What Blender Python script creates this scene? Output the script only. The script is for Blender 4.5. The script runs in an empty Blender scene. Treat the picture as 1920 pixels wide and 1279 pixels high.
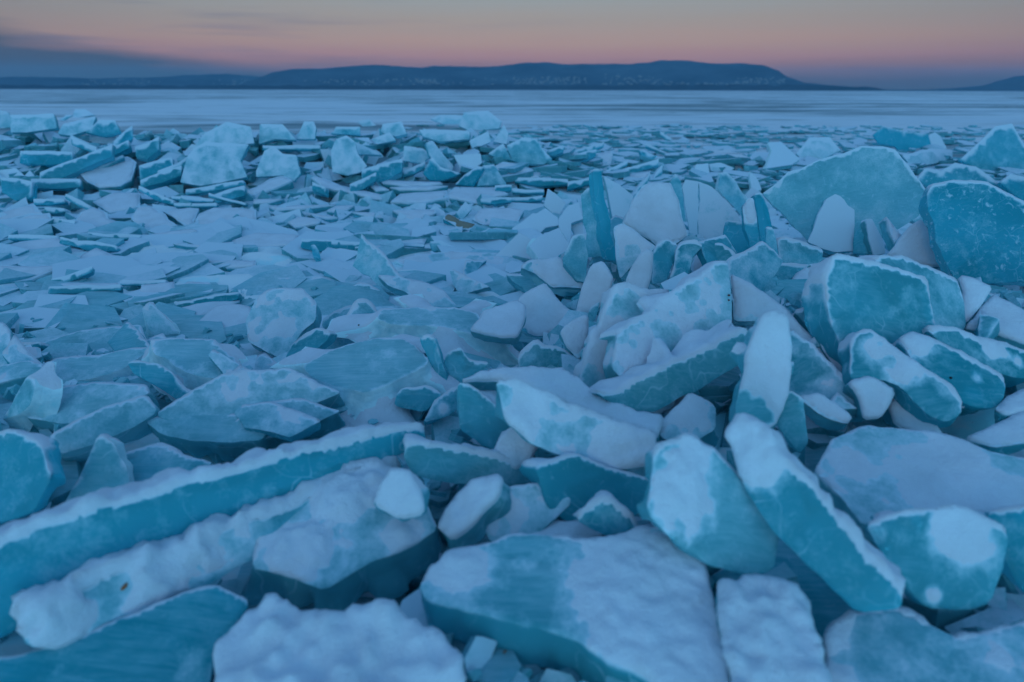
# Dusk over a frozen lake: a heap of drifting ice slabs, a far wooded shore.
import bpy, bmesh, math, random
from mathutils import Vector, Matrix, noise
from mathutils.geometry import delaunay_2d_cdt

D = bpy.data
SC = bpy.context.scene
COL = SC.collection
R = math.radians
rnd = random.Random(7)

# ------------------------------------------------------------------ camera
CAM_H = 1.55
cam_d = D.cameras.new('camera')
cam = D.objects.new('camera', cam_d)
COL.objects.link(cam)
cam_d.sensor_width = 36.0
cam_d.lens = 24.0
cam_d.clip_start = 0.02
cam_d.clip_end = 40000.0
cam_d.dof.use_dof = True
cam_d.dof.focus_distance = 3.9
cam_d.dof.aperture_fstop = 1.7
CAM_M = Matrix.Translation((0, 0, CAM_H)) @ Matrix.Rotation(R(90 - 20.2), 4, 'X') @ Matrix.Rotation(R(0.12), 4, 'Z')
cam.matrix_world = CAM_M
SC.camera = cam
SC.render.resolution_x, SC.render.resolution_y = 1024, 682

# ------------------------------------------------------------------ world: the dusk sky
def ramp(nt, stops, interp='LINEAR'):
    n = nt.nodes.new('ShaderNodeValToRGB')
    e = n.color_ramp.elements
    n.color_ramp.interpolation = interp
    while len(e) < len(stops): e.new(0.5)
    for k, (p, c) in enumerate(stops):
        e[k].position = p
        e[k].color = (c[0], c[1], c[2], 1) if not isinstance(c, (int, float)) else (c, c, c, 1)
    return n

def math_n(nt, op, a=None, b=None, c=None, clamp=False):
    n = nt.nodes.new('ShaderNodeMath'); n.operation = op; n.use_clamp = clamp
    for k, v in enumerate((a, b, c)):
        if v is None: continue
        if isinstance(v, (int, float)): n.inputs[k].default_value = v
        else: nt.links.new(v, n.inputs[k])
    return n.outputs[0]

def mix_c(nt, f, a, b, mode='MIX'):
    n = nt.nodes.new('ShaderNodeMix'); n.data_type = 'RGBA'; n.blend_type = mode
    for s, v in ((0, f), (6, a), (7, b)):
        if isinstance(v, (int, float)): n.inputs[s].default_value = v
        elif isinstance(v, tuple): n.inputs[s].default_value = (v[0], v[1], v[2], 1)
        else: nt.links.new(v, n.inputs[s])
    return n.outputs[2]

SUN_ELEV, SUN_ROT = R(2.0), R(200)      # low behind the camera
w = D.worlds.new('World'); SC.world = w; w.use_nodes = True
nt = w.node_tree; nt.nodes.clear()
wo = nt.nodes.new('ShaderNodeOutputWorld'); bg = nt.nodes.new('ShaderNodeBackground')
nt.links.new(bg.outputs[0], wo.inputs[0])
tc = nt.nodes.new('ShaderNodeTexCoord')
sx = nt.nodes.new('ShaderNodeSeparateXYZ'); nt.links.new(tc.outputs['Generated'], sx.inputs[0])
X, Y, Z = sx.outputs
# cloud wobble of the elevation
mp = nt.nodes.new('ShaderNodeMapping'); mp.inputs['Scale'].default_value = (5, 5, 60)
nt.links.new(tc.outputs['Generated'], mp.inputs[0])
nz = nt.nodes.new('ShaderNodeTexNoise'); nz.inputs['Scale'].default_value = 1.0; nz.inputs['Detail'].default_value = 5
nt.links.new(mp.outputs[0], nz.inputs['Vector'])
wob = math_n(nt, 'SUBTRACT', nz.outputs[0], 0.5)
el = math_n(nt, 'MULTIPLY_ADD', wob, 0.014, Z)
f = math_n(nt, 'DIVIDE', el, 0.2, clamp=True)
grad = ramp(nt, [(0.0, (0.09, 0.08, 0.07)), (0.06, (0.13, 0.09, 0.08)), (0.13, (0.38, 0.20, 0.17)),
                 (0.20, (0.54, 0.285, 0.25)), (0.30, (0.53, 0.35, 0.27)), (0.43, (0.42, 0.36, 0.305)),
                 (0.56, (0.35, 0.38, 0.37)), (1.0, (0.20, 0.33, 0.46))])
nt.links.new(f, grad.inputs[0])
# left part of the sky is covered by a low blue-grey cloud bank
az = math_n(nt, 'DIVIDE', X, math_n(nt, 'MAXIMUM', Y, 0.05))
bank_top = math_n(nt, 'MULTIPLY_ADD', az, -0.115, -0.005)
d1 = math_n(nt, 'SUBTRACT', math_n(nt, 'MULTIPLY_ADD', wob, 0.05, bank_top), Z)
bank = math_n(nt, 'MULTIPLY', d1, 42, clamp=True)
front = math_n(nt, 'MULTIPLY', Y, 4, clamp=True)
bank = math_n(nt, 'MULTIPLY', math_n(nt, 'MULTIPLY', bank, front), 0.9)
low = mix_c(nt, bank, grad.outputs[0], (0.05, 0.09, 0.12))
# thin purple wisps
wm = nt.nodes.new('ShaderNodeMapping'); wm.inputs['Scale'].default_value = (3, 3, 45); wm.inputs['Location'].default_value = (4, 1, 7)
nt.links.new(tc.outputs['Generated'], wm.inputs[0])
wn = nt.nodes.new('ShaderNodeTexNoise'); wn.inputs['Scale'].default_value = 1.4; wn.inputs['Detail'].default_value = 6
nt.links.new(wm.outputs[0], wn.inputs['Vector'])
wis = math_n(nt, 'MULTIPLY', math_n(nt, 'SUBTRACT', wn.outputs[0], 0.56, clamp=True), 3.2, clamp=True)
wleft = math_n(nt, 'MULTIPLY', math_n(nt, 'SUBTRACT', 0.15, az), 1.3, clamp=True)
low = mix_c(nt, math_n(nt, 'MULTIPLY', wis, wleft), low, (0.16, 0.17, 0.27))
# duller towards both sides of the view
side = math_n(nt, 'MULTIPLY', math_n(nt, 'MULTIPLY', az, az), 0.55, clamp=True)
low = mix_c(nt, side, low, (0.07, 0.085, 0.11))
# upper sky: clear blue dusk
upf = math_n(nt, 'MULTIPLY', math_n(nt, 'SUBTRACT', Z, 0.13), 3.2, clamp=True)
sky = nt.nodes.new('ShaderNodeTexSky'); sky.sky_type = 'NISHITA'; sky.sun_disc = False
sky.sun_elevation = SUN_ELEV; sky.sun_rotation = SUN_ROT
up = mix_c(nt, 0.10, (0.088, 0.282, 0.575), sky.outputs[0])
col = mix_c(nt, upf, low, up)
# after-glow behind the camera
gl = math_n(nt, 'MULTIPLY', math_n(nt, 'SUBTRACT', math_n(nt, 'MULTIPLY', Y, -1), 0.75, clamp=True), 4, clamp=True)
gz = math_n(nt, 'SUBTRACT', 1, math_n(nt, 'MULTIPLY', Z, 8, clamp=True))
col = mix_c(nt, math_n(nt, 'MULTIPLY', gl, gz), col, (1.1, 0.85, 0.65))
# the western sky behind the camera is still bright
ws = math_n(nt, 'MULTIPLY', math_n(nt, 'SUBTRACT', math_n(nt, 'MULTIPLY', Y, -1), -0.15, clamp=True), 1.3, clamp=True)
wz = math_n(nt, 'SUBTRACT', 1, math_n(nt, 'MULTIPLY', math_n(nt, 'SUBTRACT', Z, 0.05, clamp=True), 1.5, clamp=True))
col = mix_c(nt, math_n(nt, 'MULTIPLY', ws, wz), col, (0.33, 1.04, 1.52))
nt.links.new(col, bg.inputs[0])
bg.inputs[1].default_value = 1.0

sun_d = D.lights.new('sun', 'SUN'); sun_d.energy = 0.12; sun_d.angle = R(15); sun_d.color = (1.0, 0.72, 0.6)
sun = D.objects.new('sun', sun_d); COL.objects.link(sun)
sun.rotation_euler = (R(78), 0, R(-20))

SC.view_settings.view_transform = 'Standard'
SC.view_settings.look = 'None'
SC.view_settings.exposure = 0.0
SC.cycles.max_bounces = 12
SC.cycles.diffuse_bounces = 7
SC.cycles.transmission_bounces = 10
SC.cycles.transparent_max_bounces = 8
SC.cycles.caustics_refractive = False
SC.cycles.caustics_reflective = False

# ------------------------------------------------------------------ materials
def new_mat(name):
    m = D.materials.new(name); m.use_nodes = True
    nt = m.node_tree
    return m, nt, nt.nodes['Principled BSDF'], nt.nodes['Material Output']

def coords(nt, scale, obj=True, stretch=None):
    tc = nt.nodes.new('ShaderNodeTexCoord')
    oi = nt.nodes.new('ShaderNodeObjectInfo')
    ad = nt.nodes.new('ShaderNodeVectorMath'); ad.operation = 'MULTIPLY_ADD'
    nt.links.new(oi.outputs['Random'], ad.inputs[0])
    ad.inputs[1].default_value = (37, 53, 71) if obj else (0, 0, 0)
    nt.links.new(tc.outputs['Object'], ad.inputs[2])
    mp = nt.nodes.new('ShaderNodeMapping')
    s = stretch or (1, 1, 1)
    mp.inputs['Scale'].default_value = tuple(scale * k for k in s)
    nt.links.new(ad.outputs[0], mp.inputs[0])
    return mp.outputs[0]

def noise_t(nt, vec, detail=4, rough=0.55, dist=0.0):
    n = nt.nodes.new('ShaderNodeTexNoise')
    n.inputs['Scale'].default_value = 1.0; n.inputs['Detail'].default_value = detail
    n.inputs['Roughness'].default_value = rough; n.inputs['Distortion'].default_value = dist
    nt.links.new(vec, n.inputs['Vector'])
    return n.outputs[0]

def bump(nt, h, strength, dist, normal=None):
    b = nt.nodes.new('ShaderNodeBump'); b.inputs['Strength'].default_value = strength
    b.inputs['Distance'].default_value = dist
    nt.links.new(h, b.inputs['Height'])
    if normal is not None: nt.links.new(normal, b.inputs['Normal'])
    return b.outputs[0]

def snow_mat(name='snow', tint=(0.68, 0.735, 0.84)):
    m, nt, bs, out = new_mat(name)
    v1 = coords(nt, 45.0); n1 = noise_t(nt, v1, 6, 0.7)
    v2 = coords(nt, 7.0); n2 = noise_t(nt, v2, 4)
    r = ramp(nt, [(0.3, tuple(c * 0.88 for c in tint)), (0.65, tint)])
    nt.links.new(n2, r.inputs[0]); nt.links.new(r.outputs[0], bs.inputs['Base Color'])
    bs.inputs['Roughness'].default_value = 0.85
    bs.inputs['Specular IOR Level'].default_value = 0.2
    nt.links.new(bump(nt, noise_t(nt, coords(nt, 140.0), 3, 0.7), 0.7, 0.003, bump(nt, n1, 0.8, 0.008, bump(nt, n2, 0.5, 0.02))), bs.inputs['Normal'])
    return m

SNOW = snow_mat()
DIRTY = snow_mat('dirty_snow', (0.27, 0.25, 0.20))

def ice_mat(name, kind):
    """kind: face (lake-ice surface), edge (bright crushed fracture)"""
    m, nt, bs, out = new_mat(name)
    at = nt.nodes.new('ShaderNodeAttribute'); at.attribute_type = 'OBJECT'; at.attribute_name = 'deep'
    deep = at.outputs['Fac']
    ab = nt.nodes.new('ShaderNodeAttribute'); ab.attribute_type = 'OBJECT'; ab.attribute_name = 'bubbly'
    n_big = noise_t(nt, coords(nt, 5.0), 5, 0.6, 0.6)
    n_mid = noise_t(nt, coords(nt, 22.0), 6, 0.65, 0.4)
    n_scr = noise_t(nt, coords(nt, 6.0, True, (1.0, 14.0, 6.0)), 6, 0.7, 0.8)
    n_fine = noise_t(nt, coords(nt, 90.0), 4, 0.7)
    # bubbles and frost blotches frozen in
    bub = math_n(nt, 'MULTIPLY', math_n(nt, 'SUBTRACT', n_mid, math_n(nt, 'MULTIPLY_ADD', ab.outputs['Fac'], -0.045, 0.60)), 9.0, clamp=True)
    bub = math_n(nt, 'MULTIPLY', bub, math_n(nt, 'MULTIPLY_ADD', ab.outputs['Fac'], 0.5, 0.35))
    # rime on the parts that face up
    geo = nt.nodes.new('ShaderNodeNewGeometry')
    sg = nt.nodes.new('ShaderNodeSeparateXYZ'); nt.links.new(geo.outputs['Normal'], sg.inputs[0])
    up = math_n(nt, 'SUBTRACT', sg.outputs[2], 0.45)
    fr = math_n(nt, 'ADD', math_n(nt, 'MULTIPLY', up, 0.7), math_n(nt, 'MULTIPLY', math_n(nt, 'SUBTRACT', n_big, 0.5), 1.1))
    fr = math_n(nt, 'ADD', fr, math_n(nt, 'MULTIPLY', math_n(nt, 'SUBTRACT', n_scr, 0.5), 1.3))
    fr = math_n(nt, 'SUBTRACT', fr, math_n(nt, 'MULTIPLY', deep, 0.40))
    fr = math_n(nt, 'MULTIPLY', math_n(nt, 'ADD', fr, 0.30, clamp=True), 0.8)
    du = nt.nodes.new('ShaderNodeAttribute'); du.attribute_name = 'dust'
    dus = math_n(nt, 'ADD', du.outputs['Fac'], math_n(nt, 'MULTIPLY', math_n(nt, 'SUBTRACT', n_mid, 0.5), 0.8))
    dus = math_n(nt, 'ADD', dus, math_n(nt, 'MULTIPLY', math_n(nt, 'SUBTRACT', n_fine, 0.5), 0.8))
    dus = math_n(nt, 'MULTIPLY', math_n(nt, 'ADD', dus, 0.45), 1.15, clamp=True)
    white = math_n(nt, 'MAXIMUM', math_n(nt, 'MAXIMUM', fr, bub), dus)
    # healed cracks running through the slab
    cv = nt.nodes.new('ShaderNodeTexVoronoi'); cv.feature = 'DISTANCE_TO_EDGE'; cv.inputs['Scale'].default_value = 1
    cw = nt.nodes.new('ShaderNodeVectorMath'); cw.operation = 'MULTIPLY_ADD'
    cn = nt.nodes.new('ShaderNodeTexNoise'); cn.inputs['Scale'].default_value = 1.5; c0 = coords(nt, 4.5, True, (1, 1.6, .7)); nt.links.new(c0, cn.inputs['Vector'])
    nt.links.new(cn.outputs['Color'], cw.inputs[0]); cw.inputs[1].default_value = (.9, .9, .9); nt.links.new(c0, cw.inputs[2]); nt.links.new(cw.outputs[0], cv.inputs['Vector'])
    crk = math_n(nt, 'MULTIPLY', math_n(nt, 'SUBTRACT', 0.02, cv.outputs['Distance'], clamp=True), 28.0, clamp=True)
    crk = math_n(nt, 'MULTIPLY', crk, math_n(nt, 'MULTIPLY', math_n(nt, 'SUBTRACT', n_big, 0.44, clamp=True), 6.0, clamp=True))
    white = math_n(nt, 'MAXIMUM', white, crk)
    if kind == 'edge':
        ve = nt.nodes.new('ShaderNodeTexVoronoi'); ve.inputs['Scale'].default_value = 1
        nt.links.new(coords(nt, 55.0), ve.inputs['Vector'])
        white = math_n(nt, 'MAXIMUM', white, math_n(nt, 'MULTIPLY_ADD', n_mid, 1.6, -0.25, clamp=True))
    # milky ice scatters light inside; frost is nearly white
    base = mix_c(nt, white, mix_c(nt, deep, (0.36, 0.94, 1.0), (0.04, 0.74, 0.90)), (0.60, 0.74, 0.86))
    nt.links.new(base, bs.inputs['Base Color'])
    bs.inputs['Roughness'].default_value = 0.55
    bs.inputs['IOR'].default_value = 1.31
    b1 = bump(nt, n_scr, 0.22, 0.008)
    b2 = bump(nt, n_mid, 0.25 if kind == 'face' else 0.5, 0.01, b1)
    if kind == 'edge':
        base = mix_c(nt, math_n(nt, 'MULTIPLY', white, 1.4, clamp=True), base, (0.66, 0.93, 1.0)); nt.links.new(base, bs.inputs['Base Color'])
        b2 = bump(nt, ve.outputs['Distance'], 0.35, 0.003, b2)
        bs.inputs['Roughness'].default_value = 0.4
    nt.links.new(b2, bs.inputs['Normal'])
    tl = nt.nodes.new('ShaderNodeBsdfTranslucent'); nt.links.new(base, tl.inputs[0]); nt.links.new(b2, tl.inputs['Normal'])
    milk = nt.nodes.new('ShaderNodeMixShader'); nt.links.new(math_n(nt, 'MULTIPLY_ADD', white, -0.40, 0.46) if kind == 'face' else math_n(nt, 'MULTIPLY_ADD', white, -0.3, 0.4), milk.inputs[0])
    nt.links.new(bs.outputs[0], milk.inputs[1]); nt.links.new(tl.outputs[0], milk.inputs[2])
    gl = nt.nodes.new('ShaderNodeBsdfGlass'); gl.inputs['IOR'].default_value = 1.31
    nt.links.new(mix_c(nt, deep, (0.90, 0.985, 1.0), (0.55, 0.94, 1.0)), gl.inputs['Color'])
    nt.links.new(math_n(nt, 'MULTIPLY_ADD', n_big, 0.22, -0.06, clamp=True), gl.inputs['Roughness'])
    nt.links.new(b2, gl.inputs['Normal'])
    ms = nt.nodes.new('ShaderNodeMixShader')
    clear = math_n(nt, 'SUBTRACT', 1.0, white)
    nt.links.new(math_n(nt, 'MULTIPLY', clear, 0.5 if kind == 'face' else 0.12), ms.inputs[0])
    nt.links.new(milk.outputs[0], ms.inputs[1]); nt.links.new(gl.outputs[0], ms.inputs[2])
    nt.links.new(ms.outputs[0], out.inputs['Surface'])
    return m

ICE = ice_mat('lake_ice', 'face')
EDGE = ice_mat('crushed_ice_edge', 'edge')

# ------------------------------------------------------------------ ground shape
def sst(a, b, x):
    t = max(0.0, min(1.0, (x - a) / (b - a)))
    return t * t * (3 - 2 * t)

def H(x, y):
    """nominal height of the top of the heap above the lake ice"""
    near = 0.30 * (1 - sst(2.4, 4.2, y)) + 0.08
    rg = sst(-0.1, 1.0, x) * sst(1.6, 3.0, y) * (1 - sst(5.0, 7.5, y))
    mound = 0.36 * rg
    rx = 1 - 0.62 * sst(-0.5, 1.8, x)
    ridge = 0.80 * rx * math.exp(-((y - 12.3) / 1.9) ** 2) if y < 12.3 else 0.80 * rx * math.exp(-((y - 12.3) / 1.1) ** 2)
    fade = 1 - sst(14, 18, y)
    return near * fade + mound + ridge

CAM_O = CAM_M.translation.copy()
CAM_R = CAM_M.to_3x3()
CAM_I = CAM_M.inverted()
F_PX = 1280.0

def ray(px, py):
    return (CAM_R @ Vector(((px - 960) / F_PX, -(py - 639.5) / F_PX, -1.0))).normalized()

def project(p):
    q = CAM_I @ p
    return (960 + F_PX * q.x / -q.z, 639.5 - F_PX * q.y / -q.z)

def hit(px, py, lift=0.0):
    d = ray(px, py)
    t = 0.6
    while t < 60:
        p = CAM_O + d * t
        if p.z <= H(p.x, p.y) + lift:
            a, b = t - 0.05 - t * 0.01, t
            for _ in range(18):
                m = (a + b) / 2
                p = CAM_O + d * m
                if p.z <= H(p.x, p.y) + lift: b = m
                else: a = m
            return CAM_O + d * b
        t += 0.04 + t * 0.008
    return CAM_O + d * min(60.0, t)

TILES = {'F': (0, 0, 1.0), '1': (0, 200, 3.996), '2': (480, 200, 3.996), '3': (960, 200, 3.996), '4': (1440, 200, 3.996),
         '5': (0, 500, 3.996), '6': (480, 500, 3.996), '7': (960, 500, 3.996), '8': (1440, 500, 3.996)}

def to_px(tile, pts):
    ox, oy, s = TILES[tile]
    return [(ox + x / s, oy + y / s) for x, y in pts]

# ------------------------------------------------------------------ slab builder
def seg_dist(p, a, b):
    ax, ay = a; bx, by = b; px, py = p
    dx, dy = bx - ax, by - ay
    l = dx * dx + dy * dy
    t = 0 if l == 0 else max(0, min(1, ((px - ax) * dx + (py - ay) * dy) / l))
    return math.hypot(px - ax - t * dx, py - ay - t * dy)

def inside(p, poly):
    x, y = p; c = False; j = len(poly) - 1
    for i in range(len(poly)):
        xi, yi = poly[i]; xj, yj = poly[j]
        if (yi > y) != (yj > y) and x < (xj - xi) * (y - yi) / (yj - yi) + xi: c = not c
        j = i
    return c

def area(poly):
    return 0.5 * sum(poly[i][0] * poly[(i + 1) % len(poly)][1] - poly[(i + 1) % len(poly)][0] * poly[i][1] for i in range(len(poly)))

def simplify(P, tol):
    """drop corners that barely turn, so that breaks stay straight"""
    P = list(P)
    while len(P) > 4:
        best, bi = 1e9, -1
        for i in range(len(P)):
            dd = seg_dist(P[i], P[i - 1], P[(i + 1) % len(P)])
            if dd < best: best, bi = dd, i
        if best > tol: break
        P.pop(bi)
    return P

def outline(poly, step, rough, rg, cut=0.16, cr=0.03):
    """round the corners a little, resample at step, roughen"""
    if area(poly) < 0: poly = poly[::-1]
    poly = simplify(poly, 0.035 * math.sqrt(abs(area(poly))))
    n = len(poly); q = []
    for i in range(n):
        a, b = poly[i], poly[(i + 1) % n]
        L = math.hypot(b[0] - a[0], b[1] - a[1])
        c = min(cut, cr / max(L, 1e-6))
        q.append((a[0] + (b[0] - a[0]) * c, a[1] + (b[1] - a[1]) * c))
        q.append((b[0] - (b[0] - a[0]) * c, b[1] - (b[1] - a[1]) * c))
    # break every long side into straight chips
    rr = random.Random(int(rg * 1000)); w_ = []
    chip = max(0.07, step * 3)
    m = len(q)
    for i in range(m):
        a, b = q[i], q[(i + 1) % m]
        L = math.hypot(b[0] - a[0], b[1] - a[1])
        if L < 1e-6: continue
        nx, ny = (b[1] - a[1]) / L, -(b[0] - a[0]) / L
        k = max(1, int(L / chip))
        for t in range(k):
            u = (t + (rr.uniform(-.3, .3) if t else 0)) / k
            o = rr.uniform(-rough, rough) * 1.1 if t else 0
            w_.append((a[0] + (b[0] - a[0]) * u + nx * o, a[1] + (b[1] - a[1]) * u + ny * o))
    res = []; m = len(w_)
    for i in range(m):
        a, b = w_[i], w_[(i + 1) % m]
        L = math.hypot(b[0] - a[0], b[1] - a[1])
        if L < 1e-6: continue
        k = max(1, int(round(L / step)))
        for t in range(k):
            u = t / k
            x, y = a[0] + (b[0] - a[0]) * u, a[1] + (b[1] - a[1]) * u
            o = rough * .35 * noise.noise(Vector((x * 28, y * 28 + rg, rg)))
            res.append((x + o, y + o))
    return res

CR = 0.03
SL = 0.0
def slab_bm(poly, thick, step, seed, M3, bevel=0.012, rough=0.008, warp=0.005):
    """poly: outline (u,v) of the main face. Returns bmesh in local frame whose axes are the world's
    (already turned by M3), vertex layers 'face' marks the main face."""
    rg = seed * 3.17 % 97
    ol = outline(poly, step, rough, rg, 0.16, 0.012 if thick < 0 else CR)
    xs = [p[0] for p in ol]; ys = [p[1] for p in ol]
    pts = list(ol); n0 = len(ol)
    seg = [(ol[i], ol[(i + 1) % n0]) for i in range(n0)]
    r = random.Random(seed)
    gx = min(xs)
    poly_in = ol
    rows = 0
    y = min(ys)
    while y < max(ys):
        x = min(xs) + (rows % 2) * step * 0.5
        while x < max(xs):
            p = (x + r.uniform(-.25, .25) * step, y + r.uniform(-.25, .25) * step)
            if inside(p, poly_in):
                pts.append(p)
            x += step
        y += step * 0.87; rows += 1
    # drop interior points hugging the outline
    keep = pts[:n0]; dist = [0.0] * n0
    cell = max(bevel * 3, step * 2)
    grid = {}
    for s in seg:
        grid.setdefault((int(s[0][0] // cell), int(s[0][1] // cell)), []).append(s)
    for p in pts[n0:]:
        ci, cj = int(p[0] // cell), int(p[1] // cell)
        d = cell
        for a in (-1, 0, 1):
            for b in (-1, 0, 1):
                for s in grid.get((ci + a, cj + b), ()):
                    dd = seg_dist(p, s[0], s[1])
                    if dd < d: d = dd
        if d > step * 0.45:
            keep.append(p); dist.append(d)
    vs, es, fs, ov, oe, of = delaunay_2d_cdt([Vector(p) for p in keep], [(i, (i + 1) % n0) for i in range(n0)], [], 1, 1e-6)
    bm = bmesh.new()
    lay = bm.verts.layers.float.new('face')
    bv = []
    for k, v in enumerate(vs):
        d = dist[ov[k][0]] if ov[k] else 0.0
        t = min(1.0, d / bevel)
        drop = bevel * 0.8 * (1 - math.sqrt(max(0.0, 1 - (1 - t) ** 2)))
        z = -drop + warp * noise.noise(Vector((v.x * 4 + rg, v.y * 4, rg))) + warp * 0.35 * noise.noise(Vector((v.x * 19, v.y * 19 + rg, 3)))
        b = bm.verts.new((v.x, v.y, z)); b[lay] = 1.0 if t > 0.2 else 0.5
        bv.append(b)
    for f in fs:
        if len(f) >= 3:
            try: bm.faces.new([bv[i] for i in f])
            except ValueError: pass
    bm.normal_update()
    if bm.faces and sum(f.normal.z * f.calc_area() for f in bm.faces) < 0:
        bmesh.ops.reverse_faces(bm, faces=bm.faces[:])
    loose = [v for v in bm.verts if not v.link_faces]
    if loose: bmesh.ops.delete(bm, geom=loose, context='VERTS')
    # sides
    k = max(2, min(7, int(round(thick / (step * 1.1)))))
    be = [e for e in bm.edges if len(e.link_faces) == 1]
    cx = sum(xs) / n0; cy = sum(ys) / n0
    slant = r.uniform(-.12, .10) * thick if SL == 0 else SL * thick
    for e in be: e.smooth = False
    for i in range(k):
        ret = bmesh.ops.extrude_edge_only(bm, edges=be)
        nv = [g for g in ret['geom'] if isinstance(g, bmesh.types.BMVert)]
        be = [g for g in ret['geom'] if isinstance(g, bmesh.types.BMEdge) and len(g.link_faces) == 1]
        for f in {f for e in be for f in e.link_faces}: f.material_index = 1
        for v in nv:
            v[lay] = 0.0
            v.co.z -= thick / k
            x, y = v.co.x - cx, v.co.y - cy
            L = math.hypot(x, y) or 1
            o = rough * 0.9 * noise.noise(Vector((v.co.x * 16 + rg, v.co.y * 16, v.co.z * 16)))
            if i == 0: o += bevel * 0.12
            if i == k - 1: o -= bevel
            o += slant * (i + 1) / k * (1 + noise.cell(Vector((math.atan2(y, x) * 2.2 + rg, 0, 0))))
            v.co.x += x / L * o; v.co.y += y / L * o
    if be:
        try:
            g = bmesh.ops.contextual_create(bm, geom=be)
            for f in g['faces']: f.smooth = False; f.material_index = 0
        except Exception: pass
    bm.transform(M3.to_4x4())
    bm.normal_update()
    for f in bm.faces:
        if len(f.verts) <= 4: f.smooth = True
    return bm

TH = 0.22
def snow_bm(src, org, cover, rim, st, seed, spots, step):
    dl = src.verts.layers.float.new('dust')
    """a crust of snow laid over the faces of a slab that hold it"""
    bm = src.copy()
    bm.verts.ensure_lookup_table(); src.verts.ensure_lookup_table(); src.verts.index_update(); bm.verts.index_update()
    imap = {v: v.index for v in bm.verts}
    lay = bm.verts.layers.float['face']; dl2 = bm.verts.layers.float['dust']
    big = [f for f in bm.faces if len(f.verts) > 4]
    if big: bmesh.ops.delete(bm, geom=big, context='FACES')
    bm.normal_update()
    rg = seed * 1.73 % 91
    cov = {}
    newco = {}
    for v in bm.verts:
        w = v.co + org
        n = v.normal
        nl = noise.noise(Vector((w.x * 7 + rg, w.y * 7, w.z * 7)))
        nh = noise.noise(Vector((w.x * 24, w.y * 24 + rg, w.z * 24)))
        nf = noise.noise(Vector((w.x * 70, w.y * 70 + rg, w.z * 70)))
        s = -1.0
        fc = v[lay]
        if fc > 0.4:
            s = cover + 0.45 * nl + 0.3 * nh
            for (c, rr, amt) in spots:
                dd = (w - c).length / rr
                if dd < 1.6: s += amt * (1 - sst(0.45, 1.25, dd + 0.5 * nh + 0.45 * nl + 0.15 * noise.noise(w * 50)))
        if fc < 0.9:
            s2 = (n.z - 0.42) * 2.6 + rim * 0.6 - 0.15 + 0.4 * nl + 0.35 * nh
            s = max(s, s2) if n.z > 0.1 else (s if fc > 0.4 else s2)
        cov[v] = s
        v[dl2] = s
        t = sst(TH, TH + 0.8, s)
        th = st * .62 * (t * (0.75 + 0.3 * nl + 0.5 * nh) + 0.28 * t * nf + 0.2 * t * noise.noise(w * 38))
        off = n * 0.55 + Vector((0, 0, 0.5))
        newco[v] = v.co + (off * max(th, 0.0008) if s > TH else n * -0.003)
    for v in bm.verts: v.co = newco[v]
    for v in src.verts: v[dl] = -2.0
    src.verts.ensure_lookup_table(); 
    for v in bm.verts: src.verts[imap[v]][dl] = cov[v]
    dead = [f for f in bm.faces if all(cov[v] <= TH for v in f.verts)]
    if len(dead) == len(bm.faces): bm.free(); return None
    bmesh.ops.delete(bm, geom=dead, context='FACES')
    lv = [v for v in bm.verts if not v.link_faces]
    if lv: bmesh.ops.delete(bm, geom=lv, context='VERTS')
    bmesh.ops.smooth_vert(bm, verts=bm.verts[:], factor=0.35, use_axis_x=True, use_axis_y=True, use_axis_z=True)
    for f in bm.faces: f.smooth = True; f.material_index = 0
    for e in bm.edges: e.smooth = True
    return bm

def link(name, bm, mats, parent=None, loc=None):
    me = D.meshes.new(name); bm.to_mesh(me); bm.free()
    for m in mats: me.materials.append(m)
    o = D.objects.new(name, me); COL.objects.link(o)
    if parent is not None: o.parent = parent
    if loc is not None: o.location = loc
    return o

def basis(tilt, az):
    n = Vector((math.sin(tilt) * math.sin(az), -math.sin(tilt) * math.cos(az), math.cos(tilt)))
    u = Vector((math.cos(az), math.sin(az), 0))
    v = n.cross(u)
    return u, v, n

COUNT = 0
FOOT = []
PLACED = []      # (pixel x, pixel y, radius px)
def D0g(px, py):
    return (hit(min(max(px, -200), 2100), py) - CAM_O).length

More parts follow.
